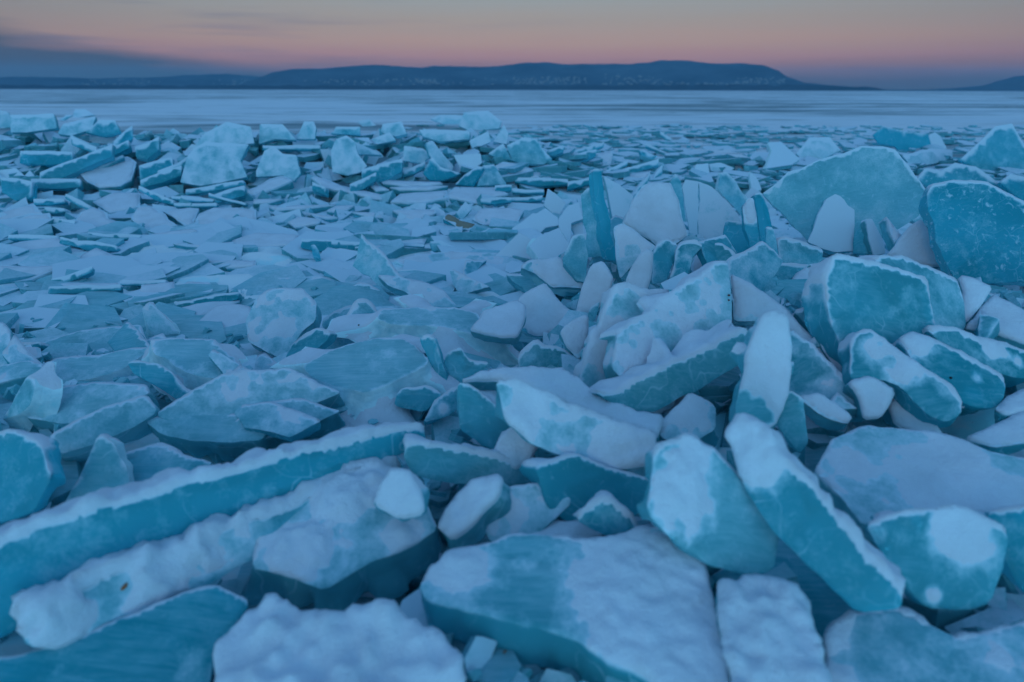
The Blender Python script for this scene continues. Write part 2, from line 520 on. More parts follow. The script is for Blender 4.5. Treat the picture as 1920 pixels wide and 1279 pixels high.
def slab(px_pts, tilt, az, thick, cover, opt, label=None, group=None):
    global COUNT
    COUNT += 1
    seed = COUNT
    n_p = len(px_pts)
    if tilt >= 45 and thick >= .08 and not opt.get('r', 0) >= 1.3: thick *= .72
    lift = opt.get('l', 0.0)
    cx = sum(p[0] for p in px_pts) / n_p; cy = sum(p[1] for p in px_pts) / n_p
    if tilt < 34:
        ap = (cx, cy)
    else:
        low = sorted(px_pts, key=lambda p: -p[1])[:2]
        ap = ((low[0][0] + low[1][0]) / 2, (low[0][1] + low[1][1]) / 2)
    if tilt < 34 and D0g(cx, cy) < 5: lift += .03
    A = hit(min(max(ap[0], -200), 2100), ap[1], lift if tilt < 34 else 0.0)
    if tilt >= 34: A = A - ray(*ap) * lift * 2.0
    D0 = (A - CAM_O).length
    t = R(tilt)
    for _ in range(12):
        u, v, n = basis(t, az)
        loc = []; ok = True
        for p in px_pts:
            d = ray(*p); den = d.dot(n)
            if den > -0.03: ok = False; break
            s = (A - CAM_O).dot(n) / den
            if not (D0 * 0.62 < s < D0 * 1.5): ok = False; break
            w_ = CAM_O + d * s
            loc.append(w_)
        if ok: break
        t += R(5)
    if not ok: return None
    org = A
    poly = [((p - org).dot(u), (p - org).dot(v)) for p in loc]
    M3 = Matrix((u, v, n)).transposed()
    step = max(0.0105, D0 * 0.0058)
    if D0 > 6: step = D0 * 0.0065
    bev = 0.005 if D0 < 5 else 0.004
    sz = math.sqrt(abs(area(poly)))
    bev = min(bev, sz * 0.12)
    warp = 0.006 if D0 < 5 else 0.003
    global CR, SL
    SL = opt.get('sl', .3) if opt.get('f', 0) > .5 else 0.0
    CR = opt.get('c', 0.012 if D0 < 5 else 0.006)
    bm = slab_bm(poly, thick, step, seed, M3, bev, 0.008 if D0 < 5 else 0.012, warp)
    spots = []
    for (sx_, sy_, sr, sa) in opt.get('s', []):
        d = ray(sx_, sy_); w_ = CAM_O + d * ((A - CAM_O).dot(n) / d.dot(n))
        spots.append((w_, sr / F_PX * (w_ - CAM_O).length, sa))
    st = opt.get('st', 0.012) * (1 if D0 < 6 else 0.8)
    sb = snow_bm(bm, org, cover, opt.get('r', 0.1 if D0 < 5 else -0.2), st, seed, spots, step)
    o = link('ice_plate', bm, [ICE, EDGE if opt.get('f', 0) > 0.2 else ICE], loc=org)
    o['deep'] = float(opt.get('d', 0.6)); o['bubbly'] = float(opt.get('b', 0.0))
    o['category'] = 'ice slab'; o['kind'] = 'thing'
    o['label'] = label or ''
    o['group'] = group or 'broken slabs of lake ice'
    if sb is not None and D0 > 5.5 and tilt >= 34:
        sb.free(); sb = None
    if sb is not None:
        sn = link('snow_cover', sb, [DIRTY if opt.get('dirt') else SNOW], parent=o)
    qx = [p[0] for p in px_pts]; qy = [p[1] for p in px_pts]
    FOOT.append(([(p.x, p.y) for p in loc], min(p.x for p in loc), max(p.x for p in loc), min(p.y for p in loc), max(p.y for p in loc), t))
    PLACED.append((o, cx, cy, max(qx) - min(qx), max(qy) - min(qy), math.degrees(t), cover, opt.get('d', .6)))
    return o

def parse_opts(tile, s):
    o = {}
    for part in s.split():
        k, v = part.split('=')
        if k == 's':
            L = []
            for q in v.split(';'):
                a = [float(x) for x in q.split(',')]
                (x, y), = to_px(tile, [(a[0], a[1])])
                L.append((x, y, a[2] / TILES[tile][2], a[3]))
            o[k] = L
        else: o[k] = float(v)
    return o

def az_of_edge(tile, s):
    a = [float(x) for x in s[1:].split(',')]
    (p, q) = to_px(tile, [(a[0], a[1]), (a[2], a[3])])
    P, Q = hit(*p), hit(*q)
    e = Q - P
    az = math.atan2(e.y, e.x)
    return az

DATA = """
F|72|E0,1028,795,800|.13|-.45|d=.95 r=1.1 st=.045|-90,1050;0,1026;90,982;240,938;420,888;560,848;700,815;795,800;800,826;720,868;540,950;330,1020;140,1110;0,1200;-90,1230|long dark blue ice beam with a strip of crusted snow along its upper edge
F|58|E150,1110,740,880|.14|-.3|d=.75 r=1.4 st=.085 l=.02 s=300,1080,70,.9;430,1010,60,.7;120,1170,60,.8;600,930,40,.5;90,1130,50,.6|30,1150;150,1108;260,1058;400,1008;560,943;690,890;745,878;750,930;640,985;520,1030;470,1050;400,1092;250,1155;110,1218;55,1215|second long beam, heaped with fluffy snow, just below the dark blue beam
F|22|10|.13|.0|d=.45 st=.05 l=.03 s=560,1030,60,.9;640,930,60,.9;700,910,40,.7;760,1000,50,.4|470,1060;490,1000;540,950;600,890;700,870;790,925;822,990;760,1030;700,1050;610,1105;530,1085|boxy ice block with lumpy snow on top at the end of the two long beams
F|50|-10|.09|.7|d=.4 st=.02 l=.12|700,945;712,905;735,878;768,890;790,925;795,965;750,975|small snowy shard leaning up on the boxy block
F|12|-10|.15|.6|d=.6 st=.06 l=.03|385,1320;400,1220;440,1168;500,1128;600,1162;700,1138;780,1190;850,1215;870,1290;700,1360;390,1360|rounded snow-loaded slab at the lower edge of the picture under the boxy block
F|30|15|.14|-.5|d=.95 l=-.04|-90,1250;60,1222;250,1158;400,1095;470,1128;440,1170;400,1225;385,1370;-90,1390|dark bare slab in the lower corner beneath the fluffy beam
F|14|0|.17|.1|d=.7 st=.03 l=.05 s=860,1060,60,.4;1200,1100,120,.8;1290,1040,60,.6;1250,1200,110,.8;960,1130,70,-.5;1120,1060,40,-.2|785,1095;840,1035;960,1000;1100,1015;1250,985;1300,1010;1340,1110;1365,1200;1375,1300;1290,1320;1180,1250;1080,1200;930,1160;800,1125|broad thick slab with grey frost on one side and a deep snow quilt
F|18|10|.15|1|d=.6 st=.06 l=.04|1345,1095;1460,1088;1510,1130;1520,1190;1550,1290;1540,1370;1380,1370;1365,1200|squarish snow-buried block beside the deep snow quilt
F|16|-8|.14|.1|d=.8 st=.05 l=-.02|1550,1180;1600,1150;1680,1138;1740,1165;1800,1195;1920,1168;2010,1180;2010,1370;1540,1370|wide snow-covered slab in the shaded lower corner past the diagonal beam
F|52|18|.13|-.35|d=.4 st=.03 l=.08 s=1275,930,70,1.1;1300,860,50,.8|1215,905;1228,842;1290,815;1350,850;1400,900;1430,940;1465,985;1450,1070;1400,1078;1330,1060;1280,1020;1215,965|glassy blue block with snow smeared down one half, left of the diagonal beam
F|64|-38|.13|-.6|d=.8 r=1.2 st=.045 l=.1 s=1395,830,75,1.8;1440,870,50,.8|1362,815;1385,785;1425,812;1480,870;1550,950;1620,1030;1692,1110;1690,1142;1610,1150;1530,1082;1450,1000;1400,925|long diagonal ice beam with a thick snow cap running down its edge
F|16|0|.16|.1|d=.3 st=.015 l=.08 s=1600,870,40,.4;1800,900,120,.3|1528,880;1560,822;1620,796;1700,800;1780,815;1870,850;2010,870;2010,975;1900,968;1800,957;1700,968;1620,985;1570,935|wide flat slab with rippled grey frost beside the diagonal beam
F|62|0|.12|-.5|d=.7 st=.02 l=.02 s=1805,1005,62,1.1;1750,1115,14,1.2;1640,1000,20,.6|1622,985;1700,960;1800,950;1895,1000;1885,1060;1860,1130;1810,1145;1740,1142;1690,1092|rounded teal block with one snow blotch under the rippled slab
F|60|-20|.12|-.6|d=.95|1850,960;2000,950;2000,1110;1930,1120;1895,1075|dark teal block at the frame edge beside the rounded teal block
F|18|0|.12|-1|d=1 l=-.12|1330,1080;1470,990;1570,1060;1640,1150;1600,1200;1500,1220;1400,1160|dark sunken slab in the hollow under the diagonal beam
F|58|14|.14|.2|d=.5 r=.7 st=.035 l=.1 s=1180,850,70,.5;970,800,40,.5|930,712;980,724;1080,770;1180,798;1232,820;1228,872;1150,882;1060,852;1000,835;950,790|thick central slab with a hanging curtain of snow below a bare teal band
F|24|12|.1|1|d=.5 st=.03 l=.13|862,714;930,694;1050,690;1110,735;1180,770;1245,782;1232,822;1100,775;980,722;930,712|snow-topped slab lying on the thick central slab
F|64|12|.1|-.6|d=.6 l=.05|858,718;882,720;960,790;1000,842;930,850;862,805|small faceted teal block under the tip of the snow-topped slab
F|68|14|.12|-.4|d=.45 r=1 st=.03 l=.04|762,828;830,838;900,848;965,865;1022,893;1000,914;900,910;780,894;758,862|clear block with a snowy upper ledge in the middle of the pile
F|45|0|.08|1|d=.4 st=.03 l=.09|922,850;945,812;990,800;1012,830;990,872;960,882|round snow lump on the clear block
F|60|25|.12|-.8|d=.85|1005,875;1080,850;1150,880;1228,900;1220,950;1160,985;1110,1000;1035,960|faceted teal hollow block below the snow curtain
F|62|5|.07|-.4|d=.8 r=1.2 st=.025 l=.06|1078,975;1110,945;1140,935;1190,975;1200,1005;1150,1012|small teal piece under an arch of snow
F|35|-30|.09|1|d=.4 st=.03 l=.05|820,990;855,935;890,900;940,895;935,930;885,985;850,1012|smooth snow tongue pointing down between two blue blocks
F|42|0|.12|.15|d=.4 l=.02|895,965;960,910;1045,905;1075,940;1010,1000;920,1018|hazy blue block beside the smooth snow tongue
F|15|0|.09|.4|d=.5|955,1002;1010,972;1095,978;1135,1002;1100,1024;980,1020|thin frosted plate in front of the hazy blue block
6|16|-8|.12|-.25|d=.3 f=.6 l=.1 st=.01|345,740;500,650;700,570;900,525;1080,530;1180,570;1245,625;1292,690;1270,740;1080,830;820,945;640,900;430,830;370,790|smooth rounded pale slab projecting like a shelf at the centre of the heap
6|24|10|.14|-.2|d=.5|280,1000;290,870;500,840;700,900;900,900;1150,860;1180,900;900,1000;650,1080;450,1120|thick pale slab supporting the rounded shelf slab
6|52|26|.1|-.15|d=.5 r=1 st=.025|760,255;820,245;900,310;960,430;1000,490;900,520;700,590;520,660;460,660;580,520;670,390|tilted triangular slab with a snowy ridge line beside the bright-edged slab
6|56|-22|.08|-.4|d=.75 r=.8 st=.015|215,690;255,590;340,520;440,460;560,480;535,550;420,640;260,760|small clear plate standing behind the snowy ridge line
6|48|-15|.08|-.1|d=.5 r=.8 st=.015|490,450;500,390;570,345;700,290;745,300;665,400;580,480|small blue plate above the clear plate, edged with snow
6|12|5|.12|0|d=.35 f=1 l=.17 sl=.6 st=.012|900,380;930,310;1200,295;1500,305;1660,340;1700,430;1900,525;1845,560;1550,480;1300,440;990,425|pale slab whose broken edge glitters bright white
6|18|8|.05|1|d=.3 st=.015 l=.19|1600,470;1645,420;1700,330;1850,280;1960,250;2030,300;2010,420;1960,520;1850,530;1720,500|smooth snow sheet lying on the end of the glittering slab
6|34|12|.08|.25|d=.4 r=.5 l=.04|910,60;1060,70;1250,110;1400,170;1470,240;1515,305;1350,300;1200,292;1130,190;990,140|arched plate with a pale curved top behind the glittering slab
6|45|0|.06|-.2|d=.8 r=.6|690,165;780,110;860,130;930,180;900,215;780,235;700,245|small dark-fronted chunk beside the arched plate
6|48|-40|.06|.1|d=.4|1450,30;1482,20;1560,60;1750,150;1620,190;1530,215;1475,130|small wedge with a white facet beyond the arched plate
6|70|-5|.07|-.6|d=.8|1220,550;1260,520;1330,525;1370,640;1400,760;1445,940;1400,960;1310,870;1290,700|dark upright sliver in front of the glittering edge
6|62|5|.08|-.5|d=.55|1410,700;1430,640;1530,600;1600,700;1750,720;1700,780;1560,840;1530,920;1420,935|clear angular chunk to the right of the dark sliver
6|56|0|.1|-.5|d=.75|1050,960;1090,910;1300,890;1390,950;1370,1000;1250,1090;1130,1070;1030,1040|round-topped dark blue chunk under the shelf slab
6|52|10|.09|-.2|d=.8 s=1400,1060,50,.8|1330,1010;1440,930;1545,880;1500,1080;1400,1130;1250,1170;1290,1080|dark speckled chunk next to the round-topped dark chunk
5|18|14|.08|-.05|d=.4 f=.8 l=.08|1120,540;1300,528;1600,540;1700,620;1810,740;1720,830;1580,832;1430,800;1280,720;1150,640|leaf-shaped frosted slab with a sparkling cut edge
5|48|10|.09|-.5|d=.9|950,720;1010,700;1200,730;1300,800;1400,920;1540,940;1350,1010;1200,930;1100,860;1000,800|dark scarred slab under the leaf-shaped slab
5|56|18|.07|.1|d=.4 f=1|1060,310;1130,268;1200,340;1270,420;1340,500;1150,520;1100,450|upright wedge with a column of white sparkles on its edge
5|16|-8|.1|-.05|d=.4|300,590;345,555;600,470;850,440;1050,432;1080,520;1120,570;1000,610;700,665;450,690;320,700|low frosted slab with a yellowish glint at its near corner
5|20|-12|.1|-.05|d=.35 f=.5|325,760;400,690;750,655;1000,600;1140,600;1050,670;950,745;850,790;700,830;480,865;340,825|broad frosted slab with a pale fracture patch, next below the low frosted slab
5|22|-10|.1|0|d=.35|150,1110;300,1000;470,890;700,858;1100,878;1115,950;900,1020;700,1120;500,1175;300,1130|large scratched frosty slab spreading to the side of the scarred slab
5|42|18|.11|-.05|d=.4|350,1279;560,1150;800,1040;1100,955;1175,1085;1000,1200;850,1262;700,1330;450,1400|tilted frosty slab with a smooth blue face below the scratched slab
5|58|-25|.07|-.1|d=.45 f=1|0,1150;70,1050;200,820;255,830;265,900;225,1030;150,1100|thin standing plate with a rough white edge near the frame side
5|12|0|.08|.5|d=.5|-60,650;0,620;150,596;300,600;310,670;150,695;-60,740|snowy flat plate at the frame side above the standing plate
5|16|-5|.08|.1|d=.5|-60,800;0,740;200,700;310,720;320,800;200,820;0,870;-60,880|frosted plate touching the frame side, lower of two
5|20|0|.1|-.05|d=.4|1095,1160;1150,1110;1400,1085;1700,1088;1920,1100;2030,1190;1960,1290;1700,1310;1400,1300;1200,1250|flat scuffed slab between the scratched slab and the dark blue beam
F|36|8|.11|0|d=.4|290,775;350,735;420,700;540,690;575,700;640,735;565,765;545,800;430,820;330,800|long sloping frosted slab running up towards the rounded shelf slab
F|60|8|.08|-.2|d=.5 f=.3|115,950;150,890;183,815;205,822;238,880;242,918;170,940|pointed standing slab at the upper side of the dark blue beam
F|60|-18|.1|-.5|d=.9|-60,830;20,805;75,830;95,895;60,960;-60,1000|dark standing slab at the frame side above the dark blue beam
F|35|0|.1|-.2|d=.7|225,850;300,828;400,868;340,895;255,915|dim slab tucked behind the dark blue beam
F|30|10|.1|0|d=.5|480,760;560,745;640,770;560,800;480,830;400,830|small scuffed slab behind the snow crest of the dark blue beam
F|58|16|.12|.1|d=.35 r=1.3 st=.03 s=1150,640,60,.4|1085,738;1092,690;1108,645;1130,600;1152,540;1175,533;1205,547;1260,547;1240,575;1190,610;1165,650;1150,700;1140,740|tall slab face with a rope of snow around its corner in the central heap
F|56|22|.12|.15|d=.3 r=.9 st=.02 l=.04 s=1200,660,50,.3|1148,690;1160,622;1220,572;1280,535;1345,490;1366,490;1372,545;1374,605;1345,655;1250,705;1190,730|large translucent frosted slab in the centre of the heap, glints at its top corner
7|68|E610,930,1740,470|.14|-.4|d=.5 r=1.4 st=.03 l=.05|620,940;760,955;900,880;1200,735;1500,575;1740,475;1800,560;1720,730;1500,850;1300,960;1100,1080;950,1110;800,1040;690,990|straight thick ice beam with an even snow strip, propped in front of the translucent slab
F|66|-8|.1|.8|d=.5 st=.02 l=.1 s=1400,775,42,-1.8|1378,770;1388,710;1402,650;1430,592;1455,583;1480,600;1486,660;1478,740;1455,800;1400,810|upright column plastered with snow above a bare teal foot
8|56|-36|.1|.15|d=.6 r=.5 st=.015 s=230,830,130,-.8|170,460;370,640;620,870;690,1000;690,1130;600,1130;300,1000;150,960|smooth triangular slab leaning to the right of the snow-plastered column
F|50|-34|.08|.5|d=.5 r=.6|1368,512;1420,540;1470,575;1520,630;1560,690;1530,670;1490,630;1440,600;1376,602|long thin plate slanting down behind the smooth triangular slab
8|48|5|.11|-.1|d=.6 r=1.6 st=.025|190,330;330,298;450,300;580,345;582,400;400,470;330,480|rounded slab with a smooth snow hood below the big teal slab
F|60|12|.13|-.5|d=.75 r=1.5 st=.025 s=1640,480,30,.5|1546,520;1552,492;1565,478;1620,486;1680,502;1738,525;1748,560;1757,620;1745,690;1690,720;1600,690;1560,610|big dark teal slab with a rounded snowy top edge
F|58|24|.12|-.2|d=.6 r=1.2 st=.02|1640,482;1700,482;1750,500;1795,524;1808,560;1813,610;1770,680;1720,640|curved slab standing directly behind the big dark teal slab
8|46|-12|.08|1|d=.5 st=.012|1430,62;1560,90;1690,150;1600,290;1490,420;1400,420;1470,200|snowy triangle wedged beside the curved slab
8|26|-10|.1|.9|d=.5 st=.015|1480,450;1590,320;1695,200;1918,325;2010,380;2010,600;1700,490|smooth snowy slab sloping at the frame edge beside the snowy triangle
8|50|12|.12|-.45|d=.9 r=1.4 st=.025 s=1670,630,70,1.2;1770,670,40,1;1870,710,40,1|1190,460;1300,450;1500,510;1700,560;1918,630;2010,660;2010,840;1850,830;1600,760;1350,620|dark slab with floating snow flecks and a white crest, at the frame edge
8|46|10|.12|-.55|d=.95 r=1.3 st=.025 l=.02 s=1130,590,130,1.5;1570,830,40,.9;1600,740,50,.5|990,545;1100,500;1220,540;1500,670;1740,800;1790,890;1770,1000;1700,1060;1500,1040;1300,900;1100,720|dark finger-shaped slab with a snowy shoulder, middle one of three parallel slabs
8|48|-6|.12|-.3|d=.8 r=1.2 st=.02 l=.06 s=820,620,120,.8;1050,790,140,.9;1200,980,150,-.6;680,780,90,-.4|625,545;700,475;780,485;1100,690;1350,880;1450,1010;1452,1100;1340,1165;1200,1110;1000,900;860,840;620,845;605,700|finger-shaped slab with brushed snow over half its face, lowest of three parallel slabs
8|50|-18|.1|.6|d=.6 st=.015|370,505;450,430;570,390;665,480;622,560;612,700;600,850;500,745;400,600|slab with wind-packed snow beside the brushed finger-shaped slab
8|50|-22|.08|.95|d=.6 st=.015|620,412;700,365;800,400;900,500;1020,620;990,650;850,560;700,460|smooth white slab crest behind the brushed finger-shaped slab
8|52|5|.1|.9|d=.5 st=.02 l=.04|610,868;740,825;825,842;955,942;912,1040;850,1130;720,1155;690,1000|round snowy pillow slab below the brushed finger-shaped slab
8|46|-32|.1|.8|d=.6 st=.015|840,850;950,790;1060,920;1200,1130;1345,1290;1200,1300;950,1190;900,1060;950,940|long smooth snowy slab slanting down from the pillow slab
8|50|5|.07|1|d=.6 st=.02|1425,950;1500,905;1572,930;1618,1010;1610,1062;1520,1030;1460,1065|small hooked snow cap in the shadow right of the pillow slab
8|18|0|.1|.7|d=.7|1700,1065;1800,965;1918,905;2010,880;2010,1060;1800,1110|snowy ledge at the frame edge below the finger-shaped slabs
8|16|0|.1|.6|d=.7|1480,1279;1700,1170;1918,1090;2010,1070;2010,1300;1700,1340|second snowy ledge at the frame edge above the rippled slab
F|40|5|.06|.6|d=.5 st=.015 l=.06|1495,742;1540,738;1600,780;1590,795;1540,778|narrow ledge rimmed with snow at the top of the rippled slab
F|68|-5|.08|-.5|d=.5 l=.04|1452,750;1480,733;1506,745;1517,830;1500,850;1462,805|clear upright stump beside the foot of the snow-plastered column
F|42|5|.09|.3|d=.6 s=1290,770,30,.7|1238,790;1295,735;1342,760;1342,805;1290,835;1240,820|snow-dabbed lump in the hollow under the straight thick beam
3|76|E612,520,690,520|.07|-.7|d=.95 r=-.5|610,505;618,475;640,462;668,478;690,600;720,800;760,1000;782,1155;720,1150;670,1000;650,850;620,650|tall narrow deep-turquoise shard rising above the heap
3|70|-16|.07|-.3|d=.5 r=-.3|515,660;560,612;610,600;640,850;672,1000;680,1120;620,1120;570,1130;545,900|frosty shard pressed against the tall turquoise shard
3|64|12|.08|.7|d=.4 st=.01|690,520;800,580;912,670;860,780;820,900;770,900;725,720|snow-dusted plate behind the tall turquoise shard
3|58|4|.11|.9|d=.4 st=.012|828,870;900,700;980,590;1050,560;1190,572;1250,700;1300,850;1322,960;1240,1020;1090,1040;950,960|broad smooth white slab standing at the head of the heap
3|60|-4|.1|.3|d=.5|760,900;830,870;1080,1045;1040,1090;900,1190;810,1290;780,1150|frosted blue slab at the foot of the broad smooth white slab
3|66|-16|.09|.85|d=.5 st=.012|850,1300;900,1190;960,1100;1020,1065;1060,1090;1045,1279;1000,1420;880,1420|snow-faced standing slab below the broad smooth white slab
3|66|6|.08|-.4|d=.75 r=.8|1060,1095;1110,1005;1170,990;1240,1030;1205,1180;1160,1300;1050,1330|clear standing slab between two snow-edged ones
3|64|-6|.09|-.35|d=.85 r=1.4 st=.015 s=1300,1120,40,.6|1180,1300;1235,1060;1290,1005;1380,1000;1432,1045;1350,1130;1340,1200;1280,1330|dark standing slab with a white hood
3|54|-22|.09|-.35|d=.7 r=1.2 st=.02|1440,1055;1560,1015;1620,1060;1750,1170;1880,1270;1960,1340;1760,1320;1600,1190;1500,1100|thin slab with a long snowy upper edge sloping to the right
3|50|10|.07|.9|d=.5 st=.01|1340,1200;1380,1110;1430,1060;1535,1140;1480,1190;1370,1250|small snowy facet under the sloping snowy edge
3|70|-12|.08|.75|d=.5 st=.012|1275,600;1300,545;1400,560;1402,900;1395,960;1330,950;1300,800|narrow white column beside the broad smooth white slab
3|64|-8|.1|.5|d=.45|1400,560;1500,600;1600,700;1690,800;1722,870;1605,880;1592,960;1480,1010;1400,970|pale frosted slab right of the narrow white column
3|68|10|.07|-.3|d=.5|1190,575;1225,500;1265,560;1285,700;1312,920;1250,740|slim clear splinter squeezed beside the narrow white column
3|62|0|.08|-.5|d=.9|1590,900;1620,852;1735,862;1765,1000;1810,1170;1700,1090;1600,970|dark clear plate under the pale frosted slab
3|70|-10|.07|-.6|d=.95 s=1780,770,95,1.8|1728,760;1770,680;1810,690;1845,900;1880,1100;1925,1270;1800,1150;1752,900|narrow slab, white upper half and deep teal lower half
3|70|8|.07|-.6|d=1|1820,650;1870,645;1918,760;1960,1000;1970,1230;1900,1130;1850,880|deep teal slab just right of the half-white slab
3|66|-12|.07|-.2|d=.5 f=.7|1540,620;1560,500;1600,480;1680,560;1750,700;1740,850;1640,730|clear leaning slab with a bright glint on its side
3|60|0|.05|.8|d=.4 f=.8|1780,525;1790,490;1840,540;1872,620;1800,635|small snow-capped tip with a shining edge
3|62|8|.07|.8|d=.4|1340,540;1382,430;1470,425;1482,520;1380,545|square white slab behind the pale frosted slab
3|60|12|.06|.4|d=.4|1478,430;1560,418;1665,460;1610,510;1500,515|pale slab next to the square white slab
3|44|4|.1|.7|d=.5 st=.015 s=120,1210,60,-1|60,1200;120,1150;350,1120;425,1180;540,1290;540,1360;300,1350;180,1250|domed slab with snow over a teal corner left of the upright shards
3|60|0|.1|-.2|d=.5|380,1140;420,1060;460,960;540,950;570,1120;560,1320;480,1300|clear mottled block left of the frosty shard
3|55|0|.07|1|d=.4 st=.02|438,880;470,820;520,840;542,950;470,962|knob of snow on the clear mottled block
3|42|6|.09|.6|d=.35|0,910;120,840;250,760;342,830;355,885;250,905;190,970;40,1010|frosted slab under the mauve triangular fin
3|50|10|.09|.7|d=.4|348,840;420,740;500,720;535,840;445,870;435,1040;355,910|snowy slab between the mauve fin and the frosty shard
3|70|0|.05|.8|d=.5 st=.006 l=.03|238,740;270,612;330,655;402,722;345,835|mauve triangular fin standing alone
3|40|0|.09|.8|d=.4 st=.02 f=.6|130,1040;200,970;350,905;432,1040;385,1130;200,1140|lumpy snowy block with a sparkle under the mauve fin
F|66|-10|.07|.85|d=.6 st=.012|1078,598;1090,540;1108,497;1130,490;1150,520;1142,560;1112,585|snow-faced slab at the foot of the tall turquoise shard
7|48|-4|.11|.9|d=.6 st=.012 s=70,500,50,-1.4|10,330;60,220;180,160;250,118;290,180;380,280;475,350;380,440;350,500;180,515;30,460|smooth rounded slab showing glassy ice at one corner
7|52|6|.1|.45|d=.5 st=.015|360,480;460,400;572,360;575,500;535,600;502,700;400,590|bulky slab with a frosted back next to the smooth rounded slab
7|62|0|.06|-.3|d=.6|570,355;590,300;662,255;625,400;582,425|small blue flake beside the corner slab with a snow rope
7|60|4|.1|-.3|d=.6 r=1.6 st=.02|40,665;180,545;250,590;380,610;498,718;465,765;250,795;60,785|glassy cave-like block under an arch of snow
7|20|-20|.05|1|d=.4 st=.02 l=.05|-10,810;200,782;370,758;405,785;200,865;130,885;0,860|snow-covered stick of ice in front of the snow arch
7|24|15|.08|1|d=.5 st=.02 l=.08|190,885;330,850;470,832;480,910;600,965;760,1040;900,1130;700,1120;450,1010|snow-covered slab leading from the snow arch to the thick central slab
2|14|0|.09|.3|d=.4 f=.6 st=.012|1035,1150;1200,1100;1500,1078;1918,1100;1970,1180;1918,1235;1500,1200;1150,1205|long flat slab with a greenish-white broken front edge
4|68|-8|.08|-.3|d=.3 r=.7 st=.01 b=.6 s=820,400,200,.25|-40,650;0,605;150,490;350,400;520,340;700,295;830,290;950,315;1060,420;1130,550;1200,640;1130,820;900,960;600,1050;300,1000;100,830|huge clear arched slab speckled with bubbles
4|62|2|.1|.85|d=.6 st=.025|300,1010;380,820;440,690;510,650;570,690;600,740;652,770;640,900;645,1080;500,1090|lumpy snow cone in front of the huge arched slab
4|64|-24|.06|-.4|d=.7|640,980;700,855;742,840;780,1000;810,1110;640,1090|small clear wedge leaning beside the snow cone
4|62|30|.06|.95|d=.5 st=.01|740,840;782,840;860,990;885,1100;800,1110;770,960|smooth white facet of a slab beside the small clear wedge
4|58|0|.08|1|d=.5 st=.01|890,1110;990,980;1080,880;1150,840;1200,900;1262,1010;1320,1200;1200,1200;1000,1150|smooth snow-white pointed slab between the snow cone and the dark wall of ice
4|62|-14|.12|-.45|d=1 r=.5 st=.012 b=1|1190,660;1230,580;1400,548;1640,560;1750,600;1918,720;2030,770;2030,1300;1700,1320;1400,1290;1260,1010|massive dark teal slab full of white bubbles at the frame edge
4|64|-8|.08|-.4|d=.8 r=.7 b=1|1120,540;1180,460;1300,480;1400,420;1560,450;1750,590;1918,720;1700,700;1250,640|dull teal slab with a thin pale edge above the massive bubbly slab
4|64|6|.09|-.35|d=.8 r=.5|1440,400;1560,290;1700,150;1830,125;1870,200;1918,280;2030,330;2030,500;1918,470;1600,480|tall peaked slab rising highest at the frame edge
4|42|5|.08|.2|d=.5 r=.5|1010,365;1220,312;1382,325;1384,385;1250,425;1080,455|low slab bridging between the arched slab and the peaked slab
4|72|4|.1|-1|d=1 r=-1|790,210;860,147;1060,190;1200,205;1222,280;1100,320;1010,350;950,295;830,275|vivid turquoise bare block standing against the flat lake ice
4|64|12|.05|.7|d=.5 f=.5|1200,215;1250,190;1292,220;1342,315;1220,320|small upright snowy slab next to the vivid turquoise block
4|50|20|.07|.8|d=.4 f=.6|0,270;100,262;240,392;150,455;60,510;-20,500;30,330|snowy slab with a bright sliver of light behind the end of the arched slab
4|60|0|.07|.25|d=.5 r=.6|215,350;310,232;460,227;545,325;400,400;270,420|pale block behind the crown of the arched slab
4|64|0|.07|-.4|d=1 r=.4|1740,570;1820,503;1918,522;2010,560;2010,740;1918,710|dark slab corner at the frame edge above the massive bubbly slab
F|64|8|.09|-.25|d=.6 r=1.5 st=.02|1458,448;1474,443;1515,455;1545,468;1541,490;1512,502;1490,525;1462,525|scratched blue block with a snow-laden top left of the big dark teal slab
F|72|-5|.05|-.1|d=.9|1438,425;1450,427;1456,450;1464,525;1438,530|snow-flecked dark post left of the scratched blue block
8|42|0|.06|.3|d=.6 r=1.2 st=.02|165,130;250,30;320,-20;412,-35;412,60;445,125;300,175|small loop of snow around a clear pane left of the big dark teal slab
1|20|-4|.1|1|st=.01|600,505;640,440;730,395;960,372;1022,412;1000,500;982,545;900,592;740,602;650,562|large smooth snow plate crossed by a dark thin slab on the slope of the ridge
1|56|6|.12|0.25|st=.01|1350,565;1400,380;1450,312;1540,262;1680,270;1862,282;1800,400;1852,525;1700,562;1500,592|broad snow-white slab leaning on the ridge, largest of that slope
1|60|4|.1|.3|d=.5|1450,312;1530,200;1700,112;1880,150;1905,272;1700,285|frosted slab standing directly above the broad snow-white slab
1|15|0|.1|1|st=.01|690,710;850,642;1052,645;1052,742;950,772;820,792;740,752|four-sided snowy plate in the rubble flat below the ridge
1|18|-8|.1|1|st=.01|550,882;600,790;700,752;800,790;812,842;930,882;750,927;640,917|pointed snowy plate below the four-sided snowy plate
1|16|8|.1|1|st=.01|980,832;1040,745;1130,745;1240,802;1262,842;1332,890;1200,902;1070,922|trapezoid snowy plate in the middle of the rubble flat
1|15|0|.1|1|st=.01|1220,782;1420,755;1490,762;1450,882;1392,892;1282,822|snowy plate with a notched corner right of the trapezoid one
1|14|0|.1|1|st=.01|1490,802;1600,755;1780,755;1920,772;1920,852;1780,872;1600,907;1520,922;1460,852|wide rounded snowy plate right of the notched one
1|18|0|.12|.95|st=.01|-60,850;0,790;250,725;302,782;320,800;200,812;0,862|square-cornered snowy slab at the frame edge of the rubble flat
1|28|8|.12|.7||-60,930;60,880;200,812;372,795;392,900;380,932;100,942|thick frosted slab under the square-cornered one at the frame edge
